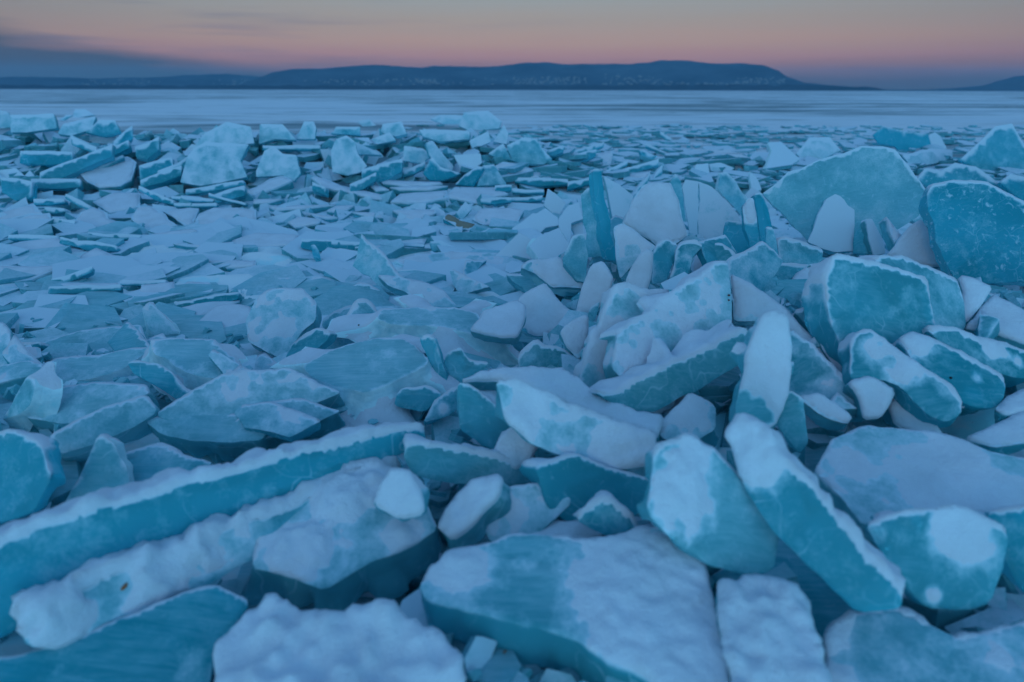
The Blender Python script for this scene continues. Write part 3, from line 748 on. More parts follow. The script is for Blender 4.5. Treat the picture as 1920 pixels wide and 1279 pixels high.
1|14|-6|.15|1|st=.01|-60,1060;0,1050;150,1010;430,980;512,1042;400,1077;200,1082;-60,1110|thick snowy slab with a dark straight front at the frame edge
1|12|0|.08|1||140,1172;300,1130;530,1120;542,1162;400,1202;200,1192|snowy plate in front of the thick dark-fronted slab
1|18|-8|.08|1||560,1152;620,1100;720,1055;850,1110;1030,1130;800,1152;700,1172|triangular snowy plate beside the dimpled snow
1|14|0|.08|1||430,1102;480,1050;530,1035;635,1070;560,1112|small snowy plate between the thick slab and the triangular plate
1|12|-6|.12|1||-80,1190;0,1180;150,1192;482,1192;350,1242;150,1330;-80,1360|long snowy slab reaching in from the frame edge with a glassy end
2|20|-14|.12|1|st=.01|-120,640;0,600;100,540;200,512;272,552;180,592;0,665|snowy slab with a thick blue front at the foot of the ridge
2|64|-4|.1|0.23||0,480;60,332;130,292;200,352;300,362;332,500;280,560;200,515;0,525|upright snowy slab with a split face on the ridge slope
2|64|-4|.1|0.25||570,490;560,332;600,242;680,215;740,262;762,352;832,442;780,492;680,515|tall smooth snowy slab in the centre of the ridge slope
2|60|12|.08|0.18||740,262;900,332;942,362;760,355|snowy plate slanting off the shoulder of the tall smooth slab
2|64|6|.08|0.11||1100,402;1110,292;1250,312;1312,362;1250,425|grey frosted block in the ridge slope
2|60|28|.07|0.21||1270,272;1322,252;1480,442;1472,482;1382,452;1300,362|diagonal snowy beam beside the dark pyramid
2|64|4|.12|-.7|d=1|1250,502;1315,375;1382,452;1540,502;1402,552;1300,547|dark teal pyramid-shaped block below the ridge
2|68|0|.08|.5||1480,362;1682,350;1692,422;1620,472;1540,482|shaded mauve slab above the dark tent-like pair
2|60|-34|.08|-.5|d=1 r=.8|1490,582;1560,512;1660,442;1702,452;1620,592|dark slab forming one side of a tent shape
2|60|24|.08|-.1|d=.9|1660,592;1700,442;1782,432;1882,582|slab forming the other side of the tent shape
2|30|12|.1|1||1790,442;1850,412;1918,420;2090,470;1960,582;1880,572|smooth snowy slab right of the tent shape
2|68|0|.08|-.3|d=.9|1740,352;1850,275;1918,402;1800,382|dark triangular slab above the tent shape
3|62|4|.1|-.2|d=.6 b=1|-40,290;80,230;180,242;250,342;302,392;240,432;100,432;0,402|bubbly frosted block right of the dark triangular slab
2|12|14|.13|1||410,530;450,518;640,590;800,622;1012,670;980,692;880,692;700,642;500,602|long plank-like snowy slab lying across the foot of the ridge
2|11|0|.14|1||1005,712;1080,652;1430,625;1432,682;1250,717|thick snowy slab with a clean blue front in the rubble flat
2|11|0|.14|1||1420,672;1490,600;1800,602;1892,652;1682,692;1660,722|pentagonal snowy slab beside the thick clean-fronted one
2|14|0|.12|1||1020,772;1340,768;1352,792;1180,872|snowy slab pointing at the viewer like an arrowhead
2|16|0|.1|1||1620,842;1680,762;1918,755;2010,772;1960,872;1700,882|mauve snowy plate in front of the dirty debris
2|50|24|.08|0.21||1500,792;1570,710;1620,762;1540,852|small upright oval slab beside the dirty debris
2|10|0|.09|1||530,777;600,740;740,735;680,772;600,787|
2|10|4|.09|1||720,787;930,795;952,827;850,827|
2|10|0|.09|1||270,802;350,785;610,825;520,837;430,812|
2|12|0|.1|1||235,862;320,820;490,842;470,872;290,905|
2|8|0|.1|1||90,742;240,740;600,730;350,762;150,772|
2|12|10|.1|1||830,577;960,600;1002,622;900,627|
2|10|0|.08|1||1000,602;1300,590;1440,590;1300,622;1080,622|
2|10|0|.08|1||900,540;1100,555;1380,560;1400,577;1100,592;950,572|
2|10|0|.07|1||-20,690;200,690;100,717;-20,722|
2|10|0|.08|1||330,962;400,940;850,960;850,987;600,987;420,977|
2|10|0|.08|1||900,980;1280,980;1260,1022;1050,1022|
2|50|10|.06|-.1|d=.7|1300,1012;1380,1000;1540,1070;1320,1080|glassy wedge in the snow before the arrowhead slab
2|22|0|.07|1||870,1112;900,1040;1050,1032;1092,1062;1040,1114|
2|16|0|.06|.6|d=.5|1800,952;1918,922;2000,952;2030,1002;1918,1032;1830,1002|
3|12|10|.09|1||0,482;200,470;380,500;300,532;20,522|
3|30|-20|.09|.9||700,562;800,510;1040,480;960,572;870,602;800,582|snowy triangular slab behind the broad smooth white slab
3|14|0|.07|1||210,477;240,430;360,410;442,450;320,472|
3|30|0|.1|1||575,410;620,350;760,330;740,442;640,462;590,442|
3|60|24|.08|-.4|d=.9|960,320;1090,372;1040,402;980,412|
2|60|0|.1|0.14||20,280;30,130;200,130;300,250;140,242|
2|62|0|.1|0.25||300,242;360,110;430,110;450,160;440,242|
2|66|8|.1|-.1|d=.8|570,202;600,150;780,150;780,212|
2|60|0|.1|0.18||930,192;950,130;1090,110;1130,202;1050,222|
2|60|0|.12|0.21||1310,92;1380,60;1500,60;1560,72;1540,132;1400,132|
2|62|0|.14|0.25|st=.01|1520,142;1560,40;1740,30;1840,110;1820,162;1740,172;1600,182|highest snow-white block on the crest of the ridge
2|60|0|.1|0.25||1220,172;1600,182;1600,242;1380,262;1250,222|
2|60|8|.08|.5|f=.4|1600,252;1740,182;1760,262;1690,292;1620,302|
2|70|0|.06|.5||1780,262;1860,130;1890,202;1880,282|
2|58|0|.1|0.18||870,242;1000,190;1050,252;900,282|
2|60|0|.08|.2||760,112;850,90;900,142;800,152|
1|60|0|.12|0.18||80,192;70,60;400,50;425,160;200,192|
1|58|0|.12|0.18||-60,172;-60,10;60,40;95,152|
1|50|0|.12|.5|dirt=1|540,82;560,20;640,18;710,62;590,82|brownish dirty mound of ice on the crest of the ridge
1|48|0|.1|0.21||430,202;470,130;720,70;680,172;530,217|
1|60|0|.08|-.4|d=.8|440,102;500,60;545,62;480,104|
1|62|6|.1|-.4|d=.9|640,192;740,100;860,100;900,192;780,222|
5|12|-4|.09|.9||1230,340;1550,250;1800,250;1650,332;1400,402;1280,412|
5|20|-8|.08|.9||1330,492;1500,402;1600,292;1700,280;1880,300;1910,402;1750,472;1600,532;1400,532|smooth snow-covered plate right of the sparkling wedge
5|12|0|.07|.8||1040,212;1060,132;1300,110;1322,212;1100,272|
5|14|0|.08|.5||1310,162;1400,110;1560,110;1600,162;1450,202|
5|8|0|.09|1||340,172;450,120;880,118;910,140;600,168|
6|40|-4|.14|.3|d=.45 st=.012|-80,402;0,232;100,162;350,162;450,262;440,402;340,482;200,692;60,622;-60,562|big domed frosted slab left of the small clear plate
6|12|0|.09|.3|f=.5 d=.4|160,82;500,70;790,58;740,102;500,152;400,142;250,132|
6|30|10|.08|0|d=.6|-20,830;0,660;70,640;220,772;100,775|
1|10|0|.08|1||1030,982;1150,950;1450,910;1482,932;1250,982;1100,1012|
1|8|0|.09|1||1480,1152;1700,1148;1918,1150;1918,1192;1700,1202;1600,1182|
2|9|0|.09|1||-180,1000;0,940;320,958;332,1032;100,1052;-160,1065|flat snowy slab with a straight blue front beyond the dimpled snow
1|12|0|.08|.7||1290,1022;1540,1030;1750,1010;1742,1042;1600,1067|
2|20|0|.06|.7|dirt=1 d=1|1400,835;1440,800;1500,828;1560,858;1645,880;1600,922;1520,912;1450,862|dirty brownish heap of crushed ice behind the arrowhead slab
2|55|14|.06|-.3|d=.9|410,1040;440,1030;470,1080;490,1150;460,1175;430,1130|small grey shard stuck upright in the snow
"""

EDGES = """
1|300,490,840,280,110|long dark slab stacked on the slope with a snow line along its top
1|740,350,960,250,70|
1|850,260,990,140,110|
1|1010,300,1190,220,110|dark teal slab sticking out above the snow plate
1|150,330,540,340,100|
1|530,220,720,300,60|
1|1040,440,1290,380,110|dark slab beside the large smooth snow plate
1|1050,550,1360,440,80|
1|1180,480,1440,350,110|
1|0,530,240,560,130|
1|230,540,600,540,70|
1|720,450,920,360,40|thin dark slab lying across the large smooth snow plate
1|1040,590,1300,700,50|
1|1390,620,1820,550,45|
1|1600,660,1830,590,80|
1|1280,670,1600,690,32|
1|1560,645,1840,720,28|
1|1300,720,1620,720,36|
1|250,690,480,690,40|
1|490,650,670,740,45|
1|330,750,480,760,40|
1|390,830,560,850,50|
1|660,940,1050,960,40|
1|450,975,870,1040,60|
1|60,960,430,965,45|
1|380,1290,690,1190,60|
5|360,150,900,128,60|
5|900,100,1240,95,40|
5|1300,262,1790,190,60|
2|790,470,1100,385,110|
2|1110,480,1270,410,60|
2|700,580,900,490,70|
2|340,990,830,1015,80|
2|1010,1015,1260,1030,28|
2|740,1050,880,1035,45|
2|1680,690,1918,680,40|
2|1790,590,1918,585,50|
2|50,290,480,290,40|
2|420,560,520,600,60|
3|20,530,420,545,45|
3|420,560,620,520,60|
3|740,500,1100,390,60|
3|910,650,1040,490,60|
3|260,330,390,290,50|
3|450,330,690,265,40|
3|470,360,630,320,60|
3|1000,270,1200,360,32|
3|1110,185,1200,240,32|
3|0,610,240,620,40|
3|0,680,230,665,40|
3|1060,530,1130,430,70|
3|700,480,870,400,50|
5|0,575,300,560,60|
5|640,1000,1000,950,60|
"""

# ------------------------------------------------------------------ traced slabs
for line in DATA.strip().splitlines():
    tile, tilt, az, thick, cover, opts, pts, label = line.split('|')
    pts = [tuple(float(c) for c in p.split(',')) for p in pts.split(';')]
    azv = az_of_edge(tile, az) if az.startswith('E') else R(float(az))
    slab(to_px(tile, pts), float(tilt), azv, float(thick), float(cover), parse_opts(tile, opts), label)
rr = random.Random(3)
for line in EDGES.strip().splitlines():
    tile, nums, label = line.split('|')
    x1, y1, x2, y2, dr = [float(c) for c in nums.split(',')]
    j = dr * .12
    mx, my = (x1 + x2) / 2, (y1 + y2) / 2
    pts = [(x1, y1), (mx + rr.uniform(-j, j), my + rr.uniform(-j, j)), (x2, y2), (x2 + rr.uniform(-j, j), y2 + dr * rr.uniform(.7, 1)),
           (mx + rr.uniform(-j, j), my + dr * rr.uniform(.9, 1.25)), (x1 + rr.uniform(-j, j), y1 + dr * rr.uniform(.7, 1.1))]
    slope = math.atan2(y1 - y2, abs(x2 - x1))
    slab(to_px(tile, pts), 60, slope * 0.5, rr.uniform(.10, .16) * (1.5 if dr > 60 else 1), -.7, {'d': rr.uniform(.75, 1), 'r': 1.0, 'st': .015}, label)

# ------------------------------------------------------------------ single shards between the traced slabs
ps = random.Random(23)
for (x0, y0, x1, y1, k, s0, s1) in [(0, 560, 560, 800, 7, 55, 100), (420, 500, 1000, 760, 9, 40, 85), (620, 780, 1150, 980, 3, 50, 90),
                                    (980, 380, 1500, 560, 7, 35, 75), (1450, 560, 1900, 800, 4, 40, 80), (1230, 700, 1420, 900, 2, 40, 80), (1550, 380, 1880, 520, 3, 40, 70)]:
    for _ in range(k):
        cx, cy = ps.uniform(x0, x1), ps.uniform(y0, y1)
        if 620 < cx < 1000 and 540 < cy < 760: continue
        s = ps.uniform(s0, s1); asp = ps.uniform(.35, .7); ro = ps.uniform(-1.1, 1.1)
        P = []
        kk = ps.choice([3, 4, 4, 5]); a0 = ps.uniform(0, 6)
        for q in range(kk):
            a = a0 + 6.283 * (q + ps.uniform(-.25, .25)) / kk
            ux, uy = math.cos(a) * s * ps.uniform(.75, 1.1), math.sin(a) * s * asp * ps.uniform(.75, 1.1)
            P.append((cx + ux * math.cos(ro) - uy * math.sin(ro), cy + ux * math.sin(ro) + uy * math.cos(ro)))
        slab(P, ps.uniform(16, 36) if cx < 620 or (cx < 1000 and ps.random() < .5) else ps.uniform(30, 66), R(ps.uniform(-45, 45)), ps.uniform(.035, .08), ps.uniform(-.6, .35), {'d': ps.uniform(.3, 1), 'r': ps.uniform(-.3, .6), 'st': .014, 'l': .03, 'c': .004, 'f': 0}, None)

# ------------------------------------------------------------------ the lake and the rubble under the slabs
def plain_grid():
    bm = bmesh.new()
    return bm

def ground():
    """one sheet, fine near the camera, reaching the horizon"""
    bm = bmesh.new()
    rows = []
    d = 0.5
    dist = []
    while d < 30: dist.append(d); d *= 1.016
    while d < 10500: dist.append(d); d *= 1.18
    angs = [R(a) for a in [-82, -74, -66] + [(-60 + 120 * k / 280) for k in range(281)] + [66, 74, 82]]
    for d in dist:
        row = []
        for a in angs:
            x, y = d * math.sin(a), d * math.cos(a)
            z = 0.0
            if y < 20:
                h = H(x, y)
                q = Vector((x * 2.1, y * 2.1, 0))
                c = noise.cell(Vector((x * 3.3 + noise.noise(q) * .8, y * 3.3 + noise.noise(q + Vector((5, 5, 5))) * .8, 0)))
                soft = (1 - sst(-.2, .5, x)) * sst(3.4, 4.4, y) * (1 - sst(7.0, 8.2, y))
                z = h - 0.17 + (0.10 * (c - .5) + 0.07 * noise.noise(q * 1.7)) * min(1, h / .1)
                z = z * (1 - soft) + soft * (h - 0.03 + 0.035 * noise.noise(q) + .03 * (c - .5))
                f = sst(17, 14, y) if False else 1 - sst(14, 18, y)
                z = z * f - 0.0 * (1 - f)
            row.append(bm.verts.new((x, y, z)))
        rows.append(row)
    for i in range(len(rows) - 1):
        for j in range(len(angs) - 1):
            f = bm.faces.new((rows[i][j], rows[i][j + 1], rows[i + 1][j + 1], rows[i + 1][j]))
            f.smooth = True
    # behind the camera
    return bm

def lake_mat():
    m, nt, bs, out = new_mat('lake_surface')
    tc = nt.nodes.new('ShaderNodeTexCoord')
    sp = nt.nodes.new('ShaderNodeSeparateXYZ'); nt.links.new(tc.outputs['Object'], sp.inputs[0])
    def nz(sx, sy, det=5, off=0):
        mp = nt.nodes.new('ShaderNodeMapping'); mp.inputs['Scale'].default_value = (sx, sy, 1); mp.inputs['Location'].default_value = (off, off, 0)
        nt.links.new(tc.outputs['Object'], mp.inputs[0])
        return noise_t(nt, mp.outputs[0], det, 0.6)
    far = math_n(nt, 'MULTIPLY', math_n(nt, 'SUBTRACT', sp.outputs[1], 13.0), 0.3, clamp=True)
    # dark wind-bared streaks and cracks on the far ice
    streak = nz(0.045, 0.13, 8, 3)
    patch = nz(0.018, 0.035, 3, 11)
    s1 = math_n(nt, 'SUBTRACT', math_n(nt, 'ADD', streak, math_n(nt, 'MULTIPLY', patch, 0.55)), 0.77)
    s1 = math_n(nt, 'MULTIPLY', s1, 9.0, clamp=True)
    s2 = math_n(nt, 'SUBTRACT', math_n(nt, 'ADD', nz(0.16, 0.75, 6, 23), math_n(nt, 'MULTIPLY', patch, 0.4)), 0.75)
    s1 = math_n(nt, 'MAXIMUM', s1, math_n(nt, 'MULTIPLY', s2, 14.0, clamp=True))
    cr = nt.nodes.new('ShaderNodeTexVoronoi'); cr.feature = 'DISTANCE_TO_EDGE'; cr.inputs['Scale'].default_value = 1
    mpv = nt.nodes.new('ShaderNodeMapping'); mpv.inputs['Scale'].default_value = (0.05, 0.085, 1)
    nt.links.new(tc.outputs['Object'], mpv.inputs[0])
    dn = nt.nodes.new('ShaderNodeVectorMath'); dn.operation = 'ADD'
    nn = nt.nodes.new('ShaderNodeTexNoise'); nn.inputs['Scale'].default_value = 3; nt.links.new(mpv.outputs[0], nn.inputs['Vector'])
    nt.links.new(mpv.outputs[0], dn.inputs[0]); nt.links.new(nn.outputs['Color'], dn.inputs[1])
    nt.links.new(dn.outputs[0], cr.inputs['Vector'])
    crk = math_n(nt, 'MULTIPLY', math_n(nt, 'SUBTRACT', 0.022, cr.outputs['Distance'], clamp=True), 70, clamp=True)
    crk = math_n(nt, 'MULTIPLY', crk, math_n(nt, 'MULTIPLY', math_n(nt, 'SUBTRACT', patch, 0.42, clamp=True), 5, clamp=True))
    tone = ramp(nt, [(0.3, (0.62, 0.69, 0.78)), (0.7, (0.78, 0.82, 0.88))]); nt.links.new(nz(0.03, 0.22, 5, 40), tone.inputs[0])
    dark = math_n(nt, 'MAXIMUM', s1, math_n(nt, 'MULTIPLY', crk, 0.8))
    cfar = mix_c(nt, math_n(nt, 'MULTIPLY', dark, 0.82), tone.outputs[0], (0.06, 0.16, 0.20))
    # near: patchy snow over dark ice
    pn = nz(2.2, 2.6, 6, 2)
    geo = nt.nodes.new('ShaderNodeNewGeometry'); sg = nt.nodes.new('ShaderNodeSeparateXYZ'); nt.links.new(geo.outputs['Normal'], sg.inputs[0])
    pf = math_n(nt, 'MULTIPLY', math_n(nt, 'ADD', math_n(nt, 'SUBTRACT', pn, 0.45), math_n(nt, 'MULTIPLY', math_n(nt, 'SUBTRACT', sg.outputs[2], 0.93), 1.2)), 6, clamp=True)
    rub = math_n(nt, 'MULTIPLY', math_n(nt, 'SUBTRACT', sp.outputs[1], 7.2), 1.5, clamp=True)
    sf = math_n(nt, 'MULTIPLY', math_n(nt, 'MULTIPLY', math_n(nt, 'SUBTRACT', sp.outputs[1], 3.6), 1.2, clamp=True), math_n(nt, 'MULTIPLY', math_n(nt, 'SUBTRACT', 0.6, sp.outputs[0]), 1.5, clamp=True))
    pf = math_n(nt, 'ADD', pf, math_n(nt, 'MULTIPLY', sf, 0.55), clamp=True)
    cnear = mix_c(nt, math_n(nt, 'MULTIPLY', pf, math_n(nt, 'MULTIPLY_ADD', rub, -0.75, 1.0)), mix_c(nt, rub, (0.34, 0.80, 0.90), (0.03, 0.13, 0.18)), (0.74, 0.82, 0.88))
    nt.links.new(mix_c(nt, far, cnear, cfar), bs.inputs['Base Color'])
    bs.inputs['Roughness'].default_value = 0.75
    bs.inputs['Specular IOR Level'].default_value = 0.25
    nt.links.new(bump(nt, nz(18, 18, 5), 0.4, 0.01, bump(nt, nz(1.6, 4, 5), 0.5, 0.05)), bs.inputs['Normal'])
    return m
LAKE = lake_mat()
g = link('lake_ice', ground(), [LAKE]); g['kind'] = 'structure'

# ------------------------------------------------------------------ filler slabs
def rand_poly(r, cx, cy, w_, h_, rot):
    n = r.choice([4, 5, 6, 7, 8]); a0 = r.uniform(0, 6.28); P = []
    for k in range(n):
        a = a0 + 6.283 * (k + r.uniform(-.28, .28)) / n
        q = r.uniform(.66, 1.1)
        x, y = math.cos(a) * w_ * q, math.sin(a) * h_ * q
        P.append((cx + x * math.cos(rot) - y * math.sin(rot), cy + x * math.sin(rot) + y * math.cos(rot)))
    return P

def world_slab(bmdst, r, x, y, z, size, aspect, tilt, az, thick, yaw, snow, flag):
    """add a plain small slab to the shared rubble mesh"""
    P = rand_poly(r, 0, 0, size, size * aspect, yaw)
    if area(P) < 0: P = P[::-1]
    u, v, n = basis(tilt, az)
    M = Matrix((u, v, n)).transposed()
    dl = bmdst.verts.layers.float['dust']
    top = [bmdst.verts.new(Vector((x, y, z)) + M @ Vector((p[0], p[1], r.uniform(-.004, .004)))) for p in P]
    bot = [bmdst.verts.new(Vector((x, y, z)) + M @ Vector((p[0] * .97, p[1] * .97, -thick))) for p in P]
    k = len(P)
    rim = [bmdst.verts.new(v.co) for v in top]
    dv = snow if isinstance(snow, float) else (1.0 if snow else -.4)
    for v in top: v[dl] = dv + r.uniform(-.25, .25)
    for v in rim: v[dl] = -.15
    for v in bot: v[dl] = -2.0
    bmdst.faces.new(top)
    bmdst.faces.new(bot[::-1]).material_index = 0
    for i in range(k):
        f = bmdst.faces.new((rim[i], bot[i], bot[(i + 1) % k], rim[(i + 1) % k]))
        f.material_index = 0
        if r.random() < 0.0: f.material_index = 1

fill = bmesh.new(); fill.verts.layers.float.new('dust')
r = random.Random(21)
def tilt_for(y, x):
    if x < -.1 and y < 6: return abs(r.gauss(0, 13)) + 6
    if y < 5 or (x > .3 and y < 7): return abs(r.gauss(10, 22)) + 6
    if y < 8.2: return abs(r.gauss(0, 14)) + 6
    if y < 14.5: return abs(r.gauss(30, 20))
    return abs(r.gauss(4, 5))
# near and middle rubble, a bit below the traced slabs
def covered(x, y, mg=0.0):
    for P, a, b, c, d_, t_ in FOOT:
        if a - mg < x < b + mg and c - .25 < y < d_ + mg:
            if t_ > .6 and y < d_: return True
            if inside((x, y), P): return True
    return False
n = 0
while n < 6400:
    d = 1.0 + 15.5 * r.random() ** 0.8
    a = R(r.uniform(-54, 54))
    x, y = d * math.sin(a), d * math.cos(a)
    if y < .9: continue
    h = H(x, y)
    soft = (1 - sst(-.2, .5, x)) * sst(3.4, 4.4, y) * (1 - sst(7.0, 8.2, y))
    if soft > .4 and r.random() < .75: continue
    tl = R(tilt_for(y, x))
    s = r.uniform(.08, .24) if y < 6 else r.uniform(.12, .42)
    if x < -.1 and 2.2 < y < 6.5: s = r.uniform(.16, .40); tl = R(abs(r.gauss(0, 10)) + 5)
    elif 6.5 < y < 10.5: s = r.uniform(.16, .5)
    cv = covered(x, y)
    if cv and y > 6.5 and r.random() < .85: n += 1; continue
    deepz = .055 + s * math.sin(tl) * .6
    if y > 6.5: deepz = .05 + s * math.sin(tl) * .5
    if cv: deepz += .06 if y > 6 else .11
    if soft > .4: tl *= .6; deepz = .01; s *= 1.3
    sn = r.uniform(-.7, .7) if y < 5.5 else r.uniform(-.1, 1.3)
    th = r.uniform(.07, .13)
    if x > .1 and 2.6 < y < 6.2 and r.random() < .6:
        tl = R(min(80, max(25, r.gauss(56, 14)))); th = r.uniform(.02, .05); deepz = .02 + s * math.sin(tl) * .45 + (.05 if cv else 0)
    world_slab(fill, r, x, y, h - deepz, s, r.uniform(.5, 1), tl, R(r.uniform(-70, 70) if r.random() < .8 else r.uniform(90, 270)), th, r.uniform(0, 3), sn, 0)
    n += 1
# crushed ice and crumbs lodged in the gaps of the near heap
for _ in range(4200):
    d = 1.0 + 4.6 * r.random() ** .9
    a = R(r.uniform(-44, 44)); x, y = d * math.sin(a), d * math.cos(a)
    if covered(x, y): continue
    s = r.uniform(.018, .07)
    world_slab(fill, r, x, y, H(x, y) - r.uniform(.0, .10), s, r.uniform(.45, 1), R(r.uniform(0, 80)), R(r.uniform(-180, 180)), s * r.uniform(.2, .5), r.uniform(0, 3), r.uniform(-.7, .6), 0)
# flat plates scattered on the ice past the ridge, mostly on the right
n = 0
while n < 1700:
    y = 10.5 + 22 * r.random() ** 1.6
    x = r.uniform(-.15 if y > 14 else -.1, .95) * y
    if x < 0.0 * y and r.random() < .7: continue
    s = r.uniform(.12, .5)
    tl = R(abs(r.gauss(0, 6)) + (1 if y > 16 else 5))
    world_slab(fill, r, x, y, H(x, y) * .9 + r.uniform(0.0, .10), s, r.uniform(.4, 1), tl, R(r.uniform(-180, 180)), r.uniform(.05, .10), r.uniform(0, 3), r.uniform(.2, 1.3), 0)
    n += 1
fill.normal_update()
fo = link('ice_rubble', fill, [ICE, SNOW]); fo['kind'] = 'stuff'; fo['deep'] = .4; fo['bubbly'] = 0.0
fo['label'] = 'small broken ice pieces and snow filling the gaps between the slabs'; fo['category'] = 'ice rubble'

# ------------------------------------------------------------------ the far shore
def hill_mat(name, a, b):
    m, nt, bs, out = new_mat(name)
    tc = nt.nodes.new('ShaderNodeTexCoord'); mp = nt.nodes.new('ShaderNodeMapping'); mp.inputs['Scale'].default_value = (.0025, .0025, .008)
    nt.links.new(tc.outputs['Object'], mp.inputs[0])
    n = noise_t(nt, mp.outputs[0], 8, .65)
    rm = ramp(nt, [(.35, a), (.65, b)]); nt.links.new(n, rm.inputs[0]); nt.links.new(rm.outputs[0], bs.inputs['Base Color'])
    bs.inputs['Roughness'].default_value = 1; bs.inputs['Specular IOR Level'].default_value = 0
    return m
FOREST = hill_mat('winter_forest', (.045, .10, .15), (.10, .17, .23))
SHORE = hill_mat('shore_trees', (.03, .06, .09), (.05, .09, .13))

def hills(name, prof, dist, depth, mat, rough=.02, dy=0):
    """prof: skyline in picture columns/rows, turned into a real ridge at its distance"""
    bm = bmesh.new()
    xs0, xs1 = prof[0][0], prof[-1][0]
    N = max(24, int((xs1 - xs0) / 5))
    K = 14
    grid = []
    for i in range(N + 1):
        px = xs0 + (xs1 - xs0) * i / N
        for k in range(len(prof) - 1):
            if prof[k][0] <= px <= prof[k + 1][0]: break
        t = (px - prof[k][0]) / (prof[k + 1][0] - prof[k][0])
        t2 = t * t * (3 - 2 * t) * .5 + t * .5
        py = prof[k][1] + (prof[k + 1][1] - prof[k][1]) * t2
        d = ray(px, py)
        hz = math.hypot(d.x, d.y)
        ux, uy = d.x / hz, d.y / hz
        D1 = dist + depth * .55
        top = CAM_H + d.z / hz * D1
        top = max(top, 2.0)
        col = []
        for j in range(K + 1):
            q = j / K
            rr_ = dist + depth * q
            prof_h = math.sin(min(1, q / .55) * math.pi / 2) ** 1.2 if q <= .55 else math.cos((q - .55) / .45 * math.pi / 2)
            z = top * prof_h
            x, y = ux * rr_, uy * rr_
            z *= 1 + (1 - (1 if abs(q - .55) < .01 else 0)) * .09 * noise.fractal(Vector((x * .0016, y * .0016, 1)), 1, 2, 4)
            z += rough * top * noise.noise(Vector((x * .01, y * .01, 2)))
            col.append(bm.verts.new((x, y, max(z, 0) if 0 < j < K else -1)))
        grid.append(col)
    for i in range(N):
        for j in range(K):
            f = bm.faces.new((grid[i][j], grid[i + 1][j], grid[i + 1][j + 1], grid[i][j + 1])); f.smooth = True
    o = link(name, bm, [mat]); o['kind'] = 'structure'
    return o
hills('far_hills', [(-260, 146), (0, 144), (60, 143), (110, 144), (180, 147), (290, 145), (350, 141), (420, 139), (500, 145), (620, 158), (700, 166)], 8300, 1800, FOREST)
hills('main_hills', [(430, 166), (470, 152), (490, 145), (512, 136), (545, 131), (600, 130), (645, 125), (690, 124), (720, 122), (760, 124), (790, 127), (815, 123), (860, 124), (900, 125), (960, 120),
                 (990, 117), (1030, 115), (1075, 120), (1110, 121), (1170, 121), (1215, 120), (1240, 116), (1280, 115), (1330, 117), (1395, 118), (1430, 123), (1455, 132), (1480, 145), (1510, 155), (1560, 160), (1640, 166), (1680, 169)], 6500, 1700, FOREST)
hills('east_hill', [(1700, 170), (1780, 166), (1840, 161), (1880, 150), (1905, 143), (1940, 138), (2050, 132), (2200, 150)], 9000, 1500, FOREST)
hills('far_shore', [(-300, 160), (300, 160), (600, 161), (900, 161), (1200, 160), (1400, 160), (1500, 160), (1560, 162), (1620, 163), (1640, 165), (1660, 168.5)], 6200, 250, SHORE, .5)
hills('low_shore', [(1640, 168), (1750, 168.3), (1850, 168.5), (2300, 169)], 8600, 250, SHORE, .2)

# the lakeside town: many tiny pale houses with pitched roofs, too far off to count
town = bmesh.new()
r = random.Random(5)
def house(x, y, z, w_, dp, h, ya):
    c, s = math.cos(ya), math.sin(ya)
    def P(a, b, e): return town.verts.new((x + a * c - b * s, y + a * s + b * c, z + e))
    q = [P(-w_, -dp, 0), P(w_, -dp, 0), P(w_, dp, 0), P(-w_, dp, 0)]
    t = [P(-w_, -dp, h), P(w_, -dp, h), P(w_, dp, h), P(-w_, dp, h)]
    rg = [P(-w_, 0, h * 1.5), P(w_, 0, h * 1.5)]
    for i in range(4): town.faces.new((q[i], q[(i + 1) % 4], t[(i + 1) % 4], t[i]))
    for f in ((t[0], t[1], rg[1], rg[0]), (t[2], t[3], rg[0], rg[1]), (t[1], t[2], rg[1]), (t[3], t[0], rg[0])):
        town.faces.new(f).material_index = 1
import mathutils.bvhtree as bt
dg = bpy.context.evaluated_depsgraph_get()
hillobjs = [o for o in COL.objects if o.name in ('main_hills', 'far_hills')]
trees = [bt.BVHTree.FromObject(o, dg) for o in hillobjs]
bands = [(690, 1010, 148, 160, 60), (960, 1100, 145, 158, 130), (1130, 1240, 140, 159, 70), (780, 820, 149, 158, 40), (1380, 1470, 146, 158, 70), (1240, 1380, 155, 160, 40), (500, 700, 150, 160, 60), (150, 300, 150, 160, 40), (400, 480, 148, 160, 30)]
for x0, x1, y0, y1, k in bands:
    for _ in range(int(k * .8)):
        px, py = r.uniform(x0, x1), y1 - (y1 - y0) * r.random() ** 1.2
        dd = ray(px, py)
        for t_ in trees:
            loc, nn, idx, dist = t_.ray_cast(CAM_O, dd)
            if loc:
                house(loc.x, loc.y, loc.z - 1, r.uniform(4, 11), r.uniform(4, 6), r.uniform(4, 9), r.uniform(-.6, .6)); break
WALL, ntw, bw, _ = new_mat('pale_render'); bw.inputs['Base Color'].default_value = (.27, .27, .28, 1)
ROOF, ntr, br, _ = new_mat('snowy_roof'); br.inputs['Base Color'].default_value = (.3, .34, .4, 1)
to = link('lakeside_town', town, [WALL, ROOF]); to['kind'] = 'stuff'
to['label'] = 'pale houses of the towns scattered along the foot of the far hills'; to['category'] = 'town'

